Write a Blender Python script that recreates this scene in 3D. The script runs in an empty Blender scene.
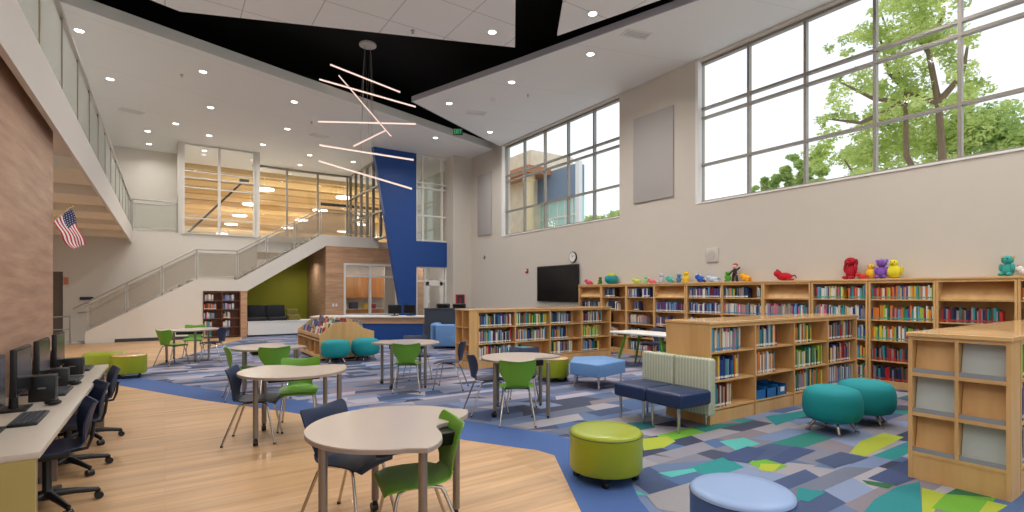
import bpy, bmesh, math, random
from mathutils import Vector, Matrix
random.seed(7)
R = math.radians
PI = math.pi
C = bpy.context.scene.collection
scn = bpy.context.scene

def lin(c):
    c = c / 255.0
    return c / 12.92 if c <= 0.04045 else ((c + 0.055) / 1.055) ** 2.4
def rgb(r, g, b): return (lin(r), lin(g), lin(b), 1.0)

# ------------------------------------------------------------------ camera, sky, exposure
CAM_YAW = math.atan(347 / 515)
FPX = 515.0
cam_d = bpy.data.cameras.new('camera')
cam = bpy.data.objects.new('camera', cam_d); C.objects.link(cam)
cam.location = (0, 0, 1.6)
cam.rotation_euler = (R(90), 0, -CAM_YAW)
cam_d.sensor_width = 36.0
cam_d.lens = FPX / 1024 * 36.0
cam_d.shift_y = 37 / 1024
cam_d.clip_start = 0.05; cam_d.clip_end = 400
scn.camera = cam

w = bpy.data.worlds.new('overcast_sky'); scn.world = w; w.use_nodes = True
nt = w.node_tree; nt.nodes.clear()
wo = nt.nodes.new('ShaderNodeOutputWorld'); bg = nt.nodes.new('ShaderNodeBackground')
tc = nt.nodes.new('ShaderNodeTexCoord'); sx = nt.nodes.new('ShaderNodeSeparateXYZ')
rp = nt.nodes.new('ShaderNodeValToRGB')
rp.color_ramp.elements[0].position = 0.0; rp.color_ramp.elements[0].color = rgb(232, 238, 240)
rp.color_ramp.elements[1].position = 0.6; rp.color_ramp.elements[1].color = rgb(224, 231, 243)
nz = nt.nodes.new('ShaderNodeTexNoise'); nz.inputs['Scale'].default_value = 1.6
mxw = nt.nodes.new('ShaderNodeMixRGB'); mxw.blend_type = 'MULTIPLY'; mxw.inputs[0].default_value = 0.10
nt.links.new(tc.outputs['Generated'], sx.inputs[0]); nt.links.new(sx.outputs['Z'], rp.inputs[0])
nt.links.new(tc.outputs['Generated'], nz.inputs['Vector'])
nt.links.new(rp.outputs[0], mxw.inputs[1]); nt.links.new(nz.outputs['Fac'], mxw.inputs[2])
nt.links.new(mxw.outputs[0], bg.inputs['Color']); bg.inputs['Strength'].default_value = 1.28
nt.links.new(bg.outputs[0], wo.inputs[0])

vs = scn.view_settings
vs.view_transform = 'Standard'; vs.look = 'None'; vs.exposure = 0.22; vs.gamma = 1.0; vs.use_curve_mapping = False
DOWNLIGHT_W = 39.0
PENDANT_STRENGTH = 1.12
GYM_W = 62.0

# ------------------------------------------------------------------ materials
MATS = {}
def new_mat(name):
    m = bpy.data.materials.new(name); m.use_nodes = True
    return m, m.node_tree, m.node_tree.nodes['Principled BSDF']
def mat(name, col, rough=0.5, metal=0.0, noise=0.0, nscale=30, bump=0.0, coat=0.0):
    if name in MATS: return MATS[name]
    m, t, b = new_mat(name)
    b.inputs['Base Color'].default_value = col
    b.inputs['Roughness'].default_value = rough
    b.inputs['Metallic'].default_value = metal
    if coat: b.inputs['Coat Weight'].default_value = coat
    if noise or bump:
        tcn = t.nodes.new('ShaderNodeTexCoord')
        n = t.nodes.new('ShaderNodeTexNoise'); n.inputs['Scale'].default_value = nscale; n.inputs['Detail'].default_value = 4
        t.links.new(tcn.outputs['Object'], n.inputs['Vector'])
        if noise:
            mp = t.nodes.new('ShaderNodeMapRange'); mp.inputs['To Min'].default_value = 1 - noise; mp.inputs['To Max'].default_value = 1 + noise
            t.links.new(n.outputs['Fac'], mp.inputs['Value'])
            hs = t.nodes.new('ShaderNodeHueSaturation'); hs.inputs['Color'].default_value = col
            t.links.new(mp.outputs[0], hs.inputs['Value']); t.links.new(hs.outputs[0], b.inputs['Base Color'])
        if bump:
            bp = t.nodes.new('ShaderNodeBump'); bp.inputs['Strength'].default_value = bump; bp.inputs['Distance'].default_value = 0.002
            t.links.new(n.outputs['Fac'], bp.inputs['Height']); t.links.new(bp.outputs[0], b.inputs['Normal'])
    MATS[name] = m
    return m
def emit(name, col, s):
    m = bpy.data.materials.new(name); m.use_nodes = True; t = m.node_tree; t.nodes.clear()
    o = t.nodes.new('ShaderNodeOutputMaterial'); e = t.nodes.new('ShaderNodeEmission')
    e.inputs[0].default_value = col; e.inputs[1].default_value = s
    t.links.new(e.outputs[0], o.inputs[0]); MATS[name] = m
    return m
def thin(name, col, opacity, rough=0.05, spec=True):
    """thin sheet: part transparent, part surface"""
    m = bpy.data.materials.new(name); m.use_nodes = True; t = m.node_tree; t.nodes.clear()
    o = t.nodes.new('ShaderNodeOutputMaterial'); tr = t.nodes.new('ShaderNodeBsdfTransparent'); mx = t.nodes.new('ShaderNodeMixShader')
    if spec:
        g = t.nodes.new('ShaderNodeBsdfGlossy'); g.inputs['Roughness'].default_value = rough
    else:
        g = t.nodes.new('ShaderNodeBsdfDiffuse')
    g.inputs['Color'].default_value = col
    mx.inputs[0].default_value = opacity
    t.links.new(tr.outputs[0], mx.inputs[1]); t.links.new(g.outputs[0], mx.inputs[2]); t.links.new(mx.outputs[0], o.inputs[0])
    MATS[name] = m
    return m
def wood(name, c1, c2, scale=(1, 1, 12), rough=0.4, planks=None, coat=0.0, joint=None, rot=(0,0,0)):
    """grain stretched along one axis; planks=(length, height, axes) adds boards of varied tone"""
    m, t, b = new_mat(name)
    tcn = t.nodes.new('ShaderNodeTexCoord'); mp = t.nodes.new('ShaderNodeMapping'); mp.inputs['Scale'].default_value = scale
    t.links.new(tcn.outputs['Object'], mp.inputs[0])
    n = t.nodes.new('ShaderNodeTexNoise'); n.inputs['Scale'].default_value = 1.0; n.inputs['Detail'].default_value = 5; n.inputs['Roughness'].default_value = 0.6
    t.links.new(mp.outputs[0], n.inputs['Vector'])
    r = t.nodes.new('ShaderNodeValToRGB'); r.color_ramp.elements[0].color = c1; r.color_ramp.elements[1].color = c2
    r.color_ramp.elements[0].position = 0.3; r.color_ramp.elements[1].position = 0.7
    t.links.new(n.outputs['Fac'], r.inputs[0]); out = r.outputs[0]
    if planks:
        L, H, rot2, lo, hi = planks
        mp2 = t.nodes.new('ShaderNodeMapping'); mp2.inputs['Rotation'].default_value = rot2
        t.links.new(tcn.outputs['Object'], mp2.inputs[0])
        bt = t.nodes.new('ShaderNodeTexBrick'); bt.inputs['Scale'].default_value = 1.0
        bt.inputs['Brick Width'].default_value = L; bt.inputs['Row Height'].default_value = H
        bt.inputs['Mortar Size'].default_value = 0.0015; bt.inputs['Bias'].default_value = 0.0
        bt.offset = 0.37; bt.offset_frequency = 2
        bt.inputs['Color1'].default_value = (lo, lo, lo, 1); bt.inputs['Color2'].default_value = (hi, hi, hi, 1)
        jc = joint if joint else 0.55
        bt.inputs['Mortar'].default_value = (jc, jc, jc, 1)
        t.links.new(mp2.outputs[0], bt.inputs['Vector'])
        mx = t.nodes.new('ShaderNodeMixRGB'); mx.blend_type = 'MULTIPLY'; mx.inputs[0].default_value = 1.0
        t.links.new(out, mx.inputs[1]); t.links.new(bt.outputs['Color'], mx.inputs[2]); out = mx.outputs[0]
    t.links.new(out, b.inputs['Base Color'])
    b.inputs['Roughness'].default_value = rough
    if coat: b.inputs['Coat Weight'].default_value = coat
    MATS[name] = m
    return m
def tile_ceiling(name, col, rotz, L, H, joint=0.72, ms=0.006):
    m, t, b = new_mat(name)
    tcn = t.nodes.new('ShaderNodeTexCoord'); mp2 = t.nodes.new('ShaderNodeMapping'); mp2.inputs['Rotation'].default_value = (0, 0, rotz)
    t.links.new(tcn.outputs['Object'], mp2.inputs[0])
    bt = t.nodes.new('ShaderNodeTexBrick'); bt.inputs['Scale'].default_value = 1.0; bt.offset = 0.5 if L > H else 0.0
    bt.inputs['Brick Width'].default_value = L; bt.inputs['Row Height'].default_value = H; bt.inputs['Mortar Size'].default_value = ms
    bt.inputs['Color1'].default_value = col; bt.inputs['Color2'].default_value = col
    bt.inputs['Mortar'].default_value = (col[0] * joint, col[1] * joint, col[2] * joint, 1)
    t.links.new(mp2.outputs[0], bt.inputs['Vector']); t.links.new(bt.outputs['Color'], b.inputs['Base Color'])
    b.inputs['Roughness'].default_value = 0.85
    MATS[name] = m
    return m

M_wall = mat('beige_wall_paint', rgb(206, 198, 186), 0.75, noise=0.02, nscale=3)
M_wallw = mat('warm_white_wall_paint', rgb(226, 220, 210), 0.7, noise=0.02, nscale=3)
M_white = mat('white_paint', rgb(232, 230, 225), 0.6)
M_ceil = tile_ceiling('white_ceiling_panels', rgb(232, 233, 230), R(-18.4), 30.0, 2.6, 0.86, 0.010)
M_ceile = tile_ceiling('cream_white_ceiling_panels', rgb(232, 233, 230), R(16), 30.0, 2.6, 0.88, 0.010)
M_cloud = tile_ceiling('white_cloud_tiles', rgb(238, 238, 236), R(0), 1.25, 1.25, 0.62, 0.010)
M_black = mat('black_plenum_paint', rgb(12, 12, 13), 0.9)
M_fascia = mat('grey_soffit_edge', rgb(214, 214, 206), 0.7)
M_mezz = mat('pale_fascia_paint', rgb(214, 207, 199), 0.6)
M_beam = mat('cream_beam_paint', rgb(232, 224, 206), 0.7)
M_alu = mat('window_aluminium', rgb(150, 144, 134), 0.45, 0.4)
M_whitef = mat('white_window_frame', rgb(225, 222, 214), 0.5)
M_glass = thin('clear_glass', (0.9, 0.95, 0.95, 1), 0.006)
M_iglass = thin('interior_glass', (0.85, 0.95, 0.92, 1), 0.08)
M_rglass = thin('railing_glass', rgb(206, 208, 196), 0.42, 0.25, spec=False)
M_mesh = thin('railing_wire_mesh', rgb(180, 170, 154), 0.42, spec=False)
M_rail = mat('railing_steel', rgb(176, 172, 164), 0.4, 0.5)
M_bronze = mat('bronze_rail_post', rgb(120, 108, 92), 0.45, 0.5)
M_woodwall = wood('horizontal_wood_wall_panel', rgb(198, 160, 134), rgb(162, 126, 102), (1.2, 1.2, 14), 0.55, (2.4, 0.2, (R(90), 0, R(90)), 0.9, 1.0), joint=0.8)
M_woodvol = wood('wood_plank_cladding', rgb(216, 174, 138), rgb(184, 140, 104), (1.5, 1.5, 16), 0.5, (1.8, 0.16, (R(90), 0, 0), 0.85, 1.0), joint=0.7)
M_woodvols = wood('wood_plank_cladding_side', rgb(216, 174, 138), rgb(184, 140, 104), (1.5, 1.5, 16), 0.5, (1.8, 0.16, (R(90), 0, R(90)), 0.85, 1.0), joint=0.7)
M_floor = wood('pale_oak_floor_planks', rgb(220, 180, 136), rgb(186, 144, 100), (0.7, 12, 1), 0.42, (1.7, 0.17, (0, 0, 0), 0.80, 1.0), joint=0.7, coat=0.05)
M_maple = wood('maple_laminate', rgb(222, 178, 120), rgb(203, 156, 98), (6, 6, 0.8), 0.42)
M_maplet = wood('maple_laminate_top', rgb(224, 182, 126), rgb(206, 160, 104), (0.8, 6, 6), 0.22, coat=0.5)
M_mapled = wood('darker_maple', rgb(190, 140, 92), rgb(165, 116, 72), (6, 6, 0.8), 0.45)
M_gymdeck = wood('wood_roof_deck', rgb(222, 192, 128), rgb(188, 154, 92), (0.4, 3.0, 1), 0.6, (60, 1.3, (0, 0, 0), 0.62, 1.0), joint=0.4)
M_blue = mat('royal_blue_panel', rgb(14, 68, 140), 0.5, noise=0.03, nscale=2)
M_green_wall = mat('olive_green_wall', rgb(146, 146, 28), 0.7)
M_border = mat('blue_carpet_border', rgb(64, 94, 150), 0.85, noise=0.12, nscale=120)
M_concrete_bounce = mat('pale_bounce_paving', rgb(232, 230, 224), 0.9)  # kept pale to bounce daylight; the floor slab shares it
M_lawn = mat('lawn_grass', rgb(95, 130, 50), 0.95, noise=0.2, nscale=5)
M_navy = mat('navy_vinyl', rgb(30, 48, 86), 0.35, noise=0.04, nscale=8)
M_ctop = mat('pale_laminate_top', rgb(198, 184, 172), 0.22, noise=0.02, nscale=60)
M_cedge = mat('grey_table_edge', rgb(160, 148, 138), 0.5)
M_legm = mat('grey_metal_leg', rgb(142, 134, 126), 0.35, 0.6)
M_chrome = mat('chrome', rgb(200, 196, 190), 0.18, 1.0)
M_blk = mat('black_plastic', rgb(20, 20, 22), 0.4)
M_dgrey = mat('charcoal_laminate', rgb(58, 64, 74), 0.6)
M_gch = mat('green_chair_plastic', rgb(98, 154, 40), 0.42)
M_nch = mat('navy_chair_plastic', rgb(34, 48, 78), 0.5)
M_lime = mat('lime_vinyl', rgb(150, 162, 28), 0.3, noise=0.03, nscale=8)
M_teal = mat('teal_fabric', rgb(0, 138, 144), 0.75, noise=0.05, nscale=60, bump=0.2)
M_sky = mat('sky_blue_vinyl', rgb(104, 148, 200), 0.45, noise=0.03, nscale=8)
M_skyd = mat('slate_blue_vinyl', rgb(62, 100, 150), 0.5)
M_skyt = mat('blue_vinyl_top_sheen', rgb(140, 165, 204), 0.35)  # paler blue paints window sheen into the ottoman top
M_screen = mat('black_screen', rgb(14, 14, 18), 0.18)
M_deskt = mat('desk_laminate', rgb(196, 186, 172), 0.35, noise=0.03, nscale=60)
M_deskp = mat('olive_tan_panel', rgb(176, 164, 100), 0.5)
M_panelg = mat('grey_fabric_panel', rgb(178, 173, 170), 0.95, noise=0.03, nscale=200)
M_frost = mat('frosted_grey_acrylic', rgb(188, 196, 192), 0.3)
M_lip = mat('grey_acrylic_lip', rgb(146, 148, 152), 0.25)
M_taupe = mat('taupe_door_paint', rgb(110, 98, 90), 0.6)
M_paper = mat('book_pages', rgb(232, 226, 212), 0.8)
M_red = mat('red_paint', rgb(176, 34, 30), 0.5)
E_down = emit('downlight_glow', (1, 0.93, 0.85, 1), 9.0)
E_pend = emit('pendant_glow', (1.0, 0.72, 0.62, 1), PENDANT_STRENGTH)
E_gym = emit('gym_light_glow', (1.0, 0.93, 0.8, 1), 5.0)

# ------------------------------------------------------------------ mesh building
class MB:
    def __init__(s): s.v = []; s.f = []; s.m = []; s.mats = []; s.mi = 0
    def use(s, m):
        if m not in s.mats: s.mats.append(m)
        s.mi = s.mats.index(m); return s
    def add(s, vs_, fs):
        o = len(s.v); s.v += [tuple(v) for v in vs_]
        for f in fs: s.f.append(tuple(i + o for i in f)); s.m.append(s.mi)
        return s
    def box(s, a, b, M=None):
        x0, y0, z0 = a; x1, y1, z1 = b
        vs_ = [(x0,y0,z0),(x1,y0,z0),(x1,y1,z0),(x0,y1,z0),(x0,y0,z1),(x1,y0,z1),(x1,y1,z1),(x0,y1,z1)]
        if M is not None: vs_ = [M @ Vector(v) for v in vs_]
        return s.add(vs_, [(0,3,2,1),(4,5,6,7),(0,1,5,4),(1,2,6,5),(2,3,7,6),(3,0,4,7)])
    def rbox(s, a, b, r=0.02, seg=3, M=None):
        bm = bmesh.new(); bmesh.ops.create_cube(bm, size=1)
        for v in bm.verts:
            v.co = Vector(((a[i] + b[i]) / 2 + v.co[i] * (b[i] - a[i]) for i in range(3)))
        bmesh.ops.bevel(bm, geom=bm.edges[:], offset=r, segments=seg, profile=0.5, affect='EDGES')
        return s.addbm(bm, M)
    def addbm(s, bm, M=None):
        bm.verts.index_update()
        vs_ = [(M @ v.co) if M is not None else v.co.copy() for v in bm.verts]
        s.add(vs_, [[v.index for v in f.verts] for f in bm.faces]); bm.free(); return s
    def tube(s, pts, r, n=10, cap=True):
        pts = [Vector(p) for p in pts]; rr = r if isinstance(r, (list, tuple)) else [r] * len(pts)
        vs_ = []; fs = []; up = None
        for i, p in enumerate(pts):
            t = (pts[min(i + 1, len(pts) - 1)] - pts[max(i - 1, 0)]).normalized()
            if up is None:
                up = Vector((0, 0, 1)) if abs(t.z) < 0.9 else Vector((1, 0, 0))
            a = t.cross(up).normalized(); b = a.cross(t).normalized(); up = b
            for k in range(n):
                q = 2 * PI * k / n
                vs_.append(p + a * math.cos(q) * rr[i] + b * math.sin(q) * rr[i])
        for i in range(len(pts) - 1):
            for k in range(n):
                fs.append((i*n+k, i*n+(k+1)%n, (i+1)*n+(k+1)%n, (i+1)*n+k))
        if cap: fs.append(tuple(range(n - 1, -1, -1))); fs.append(tuple((len(pts)-1)*n + k for k in range(n)))
        return s.add(vs_, fs)
    def lathe(s, prof, n=32, c=(0, 0), sx=1.0, sy=1.0, M=None):
        vs_ = []; fs = []
        for r, z in prof:
            for k in range(n):
                q = 2 * PI * k / n
                v = Vector((c[0] + r * sx * math.cos(q), c[1] + r * sy * math.sin(q), z))
                vs_.append(M @ v if M is not None else v)
        for i in range(len(prof) - 1):
            for k in range(n): fs.append((i*n+k, i*n+(k+1)%n, (i+1)*n+(k+1)%n, (i+1)*n+k))
        fs.append(tuple(range(n - 1, -1, -1))); fs.append(tuple((len(prof)-1)*n + k for k in range(n)))
        return s.add(vs_, fs)
    def prism(s, poly, z0, z1, M=None):
        """polygon (x,y) extruded z0..z1"""
        n = len(poly)
        ar = sum(poly[i][0]*poly[(i+1)%n][1]-poly[(i+1)%n][0]*poly[i][1] for i in range(n))
        if ar < 0: poly = poly[::-1]
        vs_ = [(x, y, z0) for x, y in poly] + [(x, y, z1) for x, y in poly]
        if M is not None: vs_ = [M @ Vector(v) for v in vs_]
        return s.add(vs_, [tuple(range(n - 1, -1, -1)), tuple(range(n, 2 * n))] + [(i, (i+1)%n, n+(i+1)%n, n+i) for i in range(n)])
    def xz(s, poly, y0, y1):
        """polygon in the x,z plane extruded along y"""
        M = Matrix(((1,0,0,0),(0,0,-1,0),(0,1,0,0),(0,0,0,1)))  # (x,y,z)->(x,-z,y)
        return s.prism(poly, -y1, -y0, M)
    def ball(s, c, r, seg=16, rings=10):
        rx, ry, rz = r if isinstance(r, (tuple, list)) else (r, r, r)
        bm = bmesh.new(); bmesh.ops.create_uvsphere(bm, u_segments=seg, v_segments=rings, radius=1)
        for v in bm.verts: v.co = Vector((c[0] + v.co.x * rx, c[1] + v.co.y * ry, c[2] + v.co.z * rz))
        return s.addbm(bm)
    def build(s, name, parent=None, smooth=False, kind=None, label=None, cat=None, group=None):
        me = bpy.data.meshes.new(name); me.from_pydata(s.v, [], s.f)
        for m in s.mats: me.materials.append(m)
        me.polygons.foreach_set('material_index', s.m)
        me.update()
        if smooth:
            me.shade_smooth()
            me.set_sharp_from_angle(angle=R(38))
        o = bpy.data.objects.new(name, me); C.objects.link(o)
        if parent: o.parent = parent
        tag(o, label, cat, group, kind)
        return o
def tag(o, label=None, cat=None, group=None, kind=None):
    if label: o['label'] = label
    if cat: o['category'] = cat
    if group: o['group'] = group
    if kind: o['kind'] = kind
    return o
def thing(name, label, cat, loc=(0, 0, 0), rz=0.0, group=None):
    o = bpy.data.objects.new(name, None); C.objects.link(o); o.empty_display_size = 0.1
    o.location = loc; o.rotation_euler = (0, 0, rz)
    return tag(o, label, cat, group)
def mb(m): return MB().use(m)
def struct(name, b, smooth=False, parent=None): return b.build(name, parent, smooth, kind=None if parent else 'structure')
CHILDREN = {}
def kids(o): return [c for c in bpy.data.objects if c.parent == o]
def copy_tree(o, parent=None, cache={}):
    if o.name not in cache: cache[o.name] = kids(o)
    c = o.copy(); C.objects.link(c); c.parent = parent
    if o.name not in cache: cache[o.name] = kids(o)
    for ch in cache[o.name]: copy_tree(ch, c)
    return c
def place(proto, first, loc, rz, label, group=None):
    o = proto if first else copy_tree(proto)
    o.location = loc; o.rotation_euler = (0, 0, rz); o['label'] = label
    if group: o['group'] = group
    return o

# ================================================================== STRUCTURE
ZC = 7.1      # underside of the ceilings
# ---- carpet: one mesh of slanted patches, each its own dyed colour
GREYS = [rgb(136,134,144), rgb(150,146,152), rgb(118,120,134), rgb(162,158,164), rgb(106,112,130), rgb(128,120,128)]
BLUES = [rgb(94,114,148), rgb(76,102,144), rgb(112,130,164), rgb(64,80,116), rgb(88,104,136), rgb(128,142,172)]
DARKS = [rgb(50,58,84), rgb(64,70,92)]
BRIGHT = [rgb(32,136,136), rgb(84,182,172), rgb(168,184,54), rgb(112,172,48), rgb(34,120,110), rgb(40,124,140)]
ACCENTS = [('lime',[(4.34,3.89),(4.65,3.8),(4.57,3.62),(4.28,3.54),(4.03,3.59)]),('aqua',[(4.96,3.36),(5.31,3.29),(5.24,3.06),(4.81,3.06)]),('green',[(4.54,2.81),(4.79,2.74),(4.77,2.52),(4.49,2.52)]),('lime',[(6.22,2.51),(6.81,2.51),(6.8,2.31),(6.17,2.27),(5.68,2.25),(5.7,2.39)]),('teal',[(6.44,3.7),(7.19,3.6),(7.0,3.42),(6.12,3.38)]),('dteal',[(4.7,4.47),(5.06,4.35),(4.82,4.12),(4.57,4.15)]),('navy',[(5.02,1.97),(5.88,1.98),(5.9,1.84),(5.51,1.72),(5.02,1.76)]),('teal',[(4.56,1.74),(5.03,1.75),(5.31,1.69),(4.42,1.39),(4.04,1.65)]),('lime',[(5.16,1.63),(5.15,1.47),(4.6,1.39),(4.51,1.42)]),('green',[(5.15,1.47),(5.38,1.22),(4.81,1.19),(4.72,1.43)]),('dgreen',[(5.44,1.46),(5.52,1.27),(5.39,1.22),(5.15,1.47)]),('lime',[(5.25,1.24),(5.26,1.13),(4.78,1.15),(4.79,1.2)]),('lime',[(4.63,2.7),(4.77,2.58),(4.5,2.51),(4.44,2.61)]),('aqua',[(3.63,3.07),(4.0,2.97),(3.95,2.9),(3.64,2.93)]),('aqua',[(3.13,2.93),(3.16,2.87),(3.16,2.76),(3.09,2.83)]),('teal',[(4.32,2.2),(4.41,2.02),(4.08,2.0),(4.06,2.08)]),('dgreen',[(4.94,1.98),(5.05,1.78),(4.9,1.77),(4.87,1.91)]),('navy',[(4.52,3.05),(5.04,3.08),(5.1,2.9),(4.54,2.77),(4.46,2.92)]),('slate',[(3.26,2.99),(3.46,2.96),(3.5,2.79),(3.19,2.78)]),('navy',[(4.79,2.72),(5.44,2.81),(5.48,2.61),(4.79,2.57)]),('grey',[(3.15,2.78),(3.71,2.76),(3.15,2.36),(3.02,2.56)]),('slate',[(5.13,2.46),(5.64,2.45),(5.66,2.21),(5.07,2.25)])]
def carpet():
    rnd = random.Random(21)
    v = []; f = []; cols = []
    def quad(p, c):
        o = len(v); v.extend([(x, y, 0.0) for x, y in p]); f.append(tuple(range(o, o + len(p)))); cols.append(c)
    def pick(x, y):
        near = (1.0 if y < 4.9 else 0.0) * (1.0 if x > 3.4 else 0.0)
        if y < 2.4 and x > 3.6: near = 1.5
        r = rnd.random()
        if r < 0.05 * near: return rnd.choice(BRIGHT)
        if r < 0.05 * near + 0.14: return rnd.choice(DARKS)
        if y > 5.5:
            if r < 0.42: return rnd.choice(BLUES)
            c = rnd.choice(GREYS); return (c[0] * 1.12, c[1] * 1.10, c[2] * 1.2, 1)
        if r < 0.60: return rnd.choice(BLUES)
        return rnd.choice(GREYS)
    y = -4.0
    while y < 25.0:
        h = rnd.choice((0.17, 0.22, 0.28, 0.34)) if y < 6 else rnd.choice((0.15, 0.22, 0.3))
        x = -2.0 - rnd.random() * 0.6; sl = rnd.uniform(-0.12, 0.12)
        while x < 10.5:
            wd = rnd.uniform(0.25, 0.85); s2 = rnd.uniform(-0.16, 0.16)
            a = (x, y); b = (x + wd, y); c = (x + wd + s2, y + h); d = (x + sl, y + h)
            if rnd.random() < 0.3:
                m1 = (x + wd * rnd.uniform(0.2, 0.8), y + h)
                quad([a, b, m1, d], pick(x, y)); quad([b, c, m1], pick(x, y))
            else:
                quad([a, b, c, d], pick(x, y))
            x += wd; sl = s2
        y += h
    # accent patches seen in the near part of the carpet
    AC = {'lime': rgb(166,178,52), 'aqua': rgb(84,176,168), 'teal': rgb(30,128,132), 'dteal': rgb(28,104,108), 'green': rgb(104,164,44), 'dgreen': rgb(40,104,62), 'navy': rgb(56,72,112), 'slate': rgb(62,78,110), 'grey': rgb(150,146,150)}
    for i, (nm, P) in enumerate(ACCENTS):
        o = len(v); v.extend([(x, y, 0.0008 + 0.0001 * i) for x, y in P])
        ar = sum(P[q][0]*P[(q+1)%len(P)][1]-P[(q+1)%len(P)][0]*P[q][1] for q in range(len(P)))
        f.append(tuple(range(o, o + len(P))) if ar > 0 else tuple(range(o + len(P) - 1, o - 1, -1))); cols.append(AC[nm])
    me = bpy.data.meshes.new('floor_carpet'); me.from_pydata(v, [], f); me.update()
    ca = me.color_attributes.new('patch_colour', 'FLOAT_COLOR', 'CORNER')
    for p, c in zip(me.polygons, cols):
        for li in p.loop_indices: ca.data[li].color = c
    m, t, b = new_mat('patchwork_carpet')
    at = t.nodes.new('ShaderNodeAttribute'); at.attribute_name = 'patch_colour'
    n = t.nodes.new('ShaderNodeTexNoise'); n.inputs['Scale'].default_value = 90; n.inputs['Detail'].default_value = 3
    tcn = t.nodes.new('ShaderNodeTexCoord'); t.links.new(tcn.outputs['Object'], n.inputs['Vector'])
    mr = t.nodes.new('ShaderNodeMapRange'); mr.inputs['To Min'].default_value = 0.72; mr.inputs['To Max'].default_value = 1.10
    t.links.new(n.outputs['Fac'], mr.inputs['Value'])
    mx = t.nodes.new('ShaderNodeHueSaturation'); t.links.new(at.outputs['Color'], mx.inputs['Color']); t.links.new(mr.outputs[0], mx.inputs['Value'])
    t.links.new(mx.outputs[0], b.inputs['Base Color']); b.inputs['Roughness'].default_value = 0.9
    me.materials.append(m)
    o = bpy.data.objects.new('floor_carpet', me); C.objects.link(o); o['kind'] = 'structure'
carpet()
struct('floor_slab', mb(M_concrete_bounce).box((-8, -4.6, -0.25), (10.7, 25.6, -0.01)))
struct('floor_carpet_border', mb(M_border).prism([(-1.6,-4.5),(-0.75,-4),(3.04,2.75),(3.45,3.29),(3.70,4.1),(3.62,4.62),(3.16,5.60),(1.85,7.7),(0.49,10.13),(-0.6,12.4),(-1.5,12.5)], -0.004, 0.0045))
struct('floor_wood', mb(M_floor).prism([(-8,-4.5),(-1.6,-4.5),(2.52,2.84),(3.17,3.96),(3.13,4.2),(3.02,4.36),(2.7,4.91),(1.33,7.46),(0.43,8.99),(-0.64,11.12),(-0.85,12.2),(-0.35,13.4),(0.5,15.6),(1.3,17.9),(2.2,19.9),(2.3,20.95),(-8,20.95)], -0.004, 0.006))
# ---- right wall with two window openings
WX = 10.4
struct('wall_right', mb(M_wall)
    .box((WX, -4.6, 0), (WX + 0.35, 19.0, 3.72))
    .box((WX, 7.66, 3.72), (WX + 0.35, 10.13, 7.05))
    .box((WX, 16.08, 3.72), (WX + 0.35, 19.0, 7.05))
    .box((WX, -4.6, 3.72), (WX + 0.35, -3.3, 7.05))
    .box((WX, -4.6, 7.05), (WX + 0.35, 19.0, 7.36)))
struct('wall_right_upper', mb(M_black).box((WX, -4.6, 7.36), (WX + 0.35, 19.0, 8.7)))
def window_wall(name, x, ys, zs, y0, y1, z0, z1, fw=0.052, d=0.10, m=M_alu):
    b = mb(m)
    for y in ys: b.box((x, y - fw / 2, z0), (x + d, y + fw / 2, z1))
    for z in zs: b.box((x - 0.004, y0, z - fw / 2), (x + d, y1, z + fw / 2))
    o = struct(name, b)
    mb(M_glass).box((x + 0.06, y0, z0), (x + 0.066, y1, z1)).build('glass', o)
    return o
window_wall('window_1', WX + 0.13, [7.63, 6.43, 5.23, 4.02, 2.83, 1.63, 0.43, -0.77, -1.97, -3.27], [3.75, 4.62, 5.73, 5.95, 7.02], -3.3, 7.66, 3.72, 7.05)
window_wall('window_2', WX + 0.13, [16.05, 14.88, 13.7, 12.5, 11.31, 10.16], [3.75, 4.62, 5.73, 5.95, 7.02], 10.13, 16.08, 3.72, 7.05)
struct('trim_5', mb(M_white).box((WX - 0.01, 7.60, 3.72), (WX + 0.14, 7.67, 7.05)).box((WX - 0.01, 16.06, 3.72), (WX + 0.14, 16.12, 7.05)).box((WX - 0.02, -3.3, 3.69), (WX + 0.14, 7.66, 3.725)).box((WX - 0.02, 10.13, 3.69), (WX + 0.14, 16.1, 3.725)))
# ---- corner pier, blue panel wall with window over and door below
struct('wall_back_right', mb(M_wall).box((9.56, 18.4, 0), (WX, 19.2, ZC + 0.2)))
struct('wall_back_blue', mb(M_blue).xz([(6.49, ZC), (8.22, ZC), (8.22, 3.65), (9.56, 3.65), (9.56, 2.65), (8.22, 2.65), (8.22, 0), (7.75, 0)], 18.95, 19.2))
b = mb(M_whitef)
for x in (8.25, 8.52, 9.38): b.box((x - 0.03, 19.0, 3.65), (x + 0.03, 19.12, ZC))
for z in (3.70, 4.69, 5.79, 5.99, 7.06): b.box((8.22, 18.995, z - 0.03), (9.56, 19.12, z + 0.03))
o = struct('window_3', b); mb(M_iglass).box((8.22, 19.05, 3.65), (9.56, 19.056, ZC)).build('glass', o)
b = mb(M_whitef)
for x in (8.26, 8.62, 9.40, 9.53): b.box((x - 0.03, 19.0, 0), (x + 0.03, 19.12, 2.65))
for z in (0.05, 2.08, 2.62): b.box((8.22, 18.995, z - 0.035), (9.56, 19.12, z + 0.035))
o = struct('door_1', b); mb(M_iglass).box((8.22, 19.05, 0), (9.56, 19.056, 2.65)).build('glass', o)
mb(M_whitef).box((8.66, 18.98, 0.06), (8.78, 19.04, 2.05)).box((9.26, 18.98, 0.06), (9.38, 19.04, 2.05)).box((8.66, 18.98, 1.9), (9.38, 19.04, 2.05)).box((8.66, 18.98, 0.06), (9.38, 19.04, 0.25)).build('door_leaf', o)
mb(M_chrome).tube([(8.74, 18.93, 0.9), (8.74, 18.93, 1.2)], 0.012).build('door_handle', o)
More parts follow.
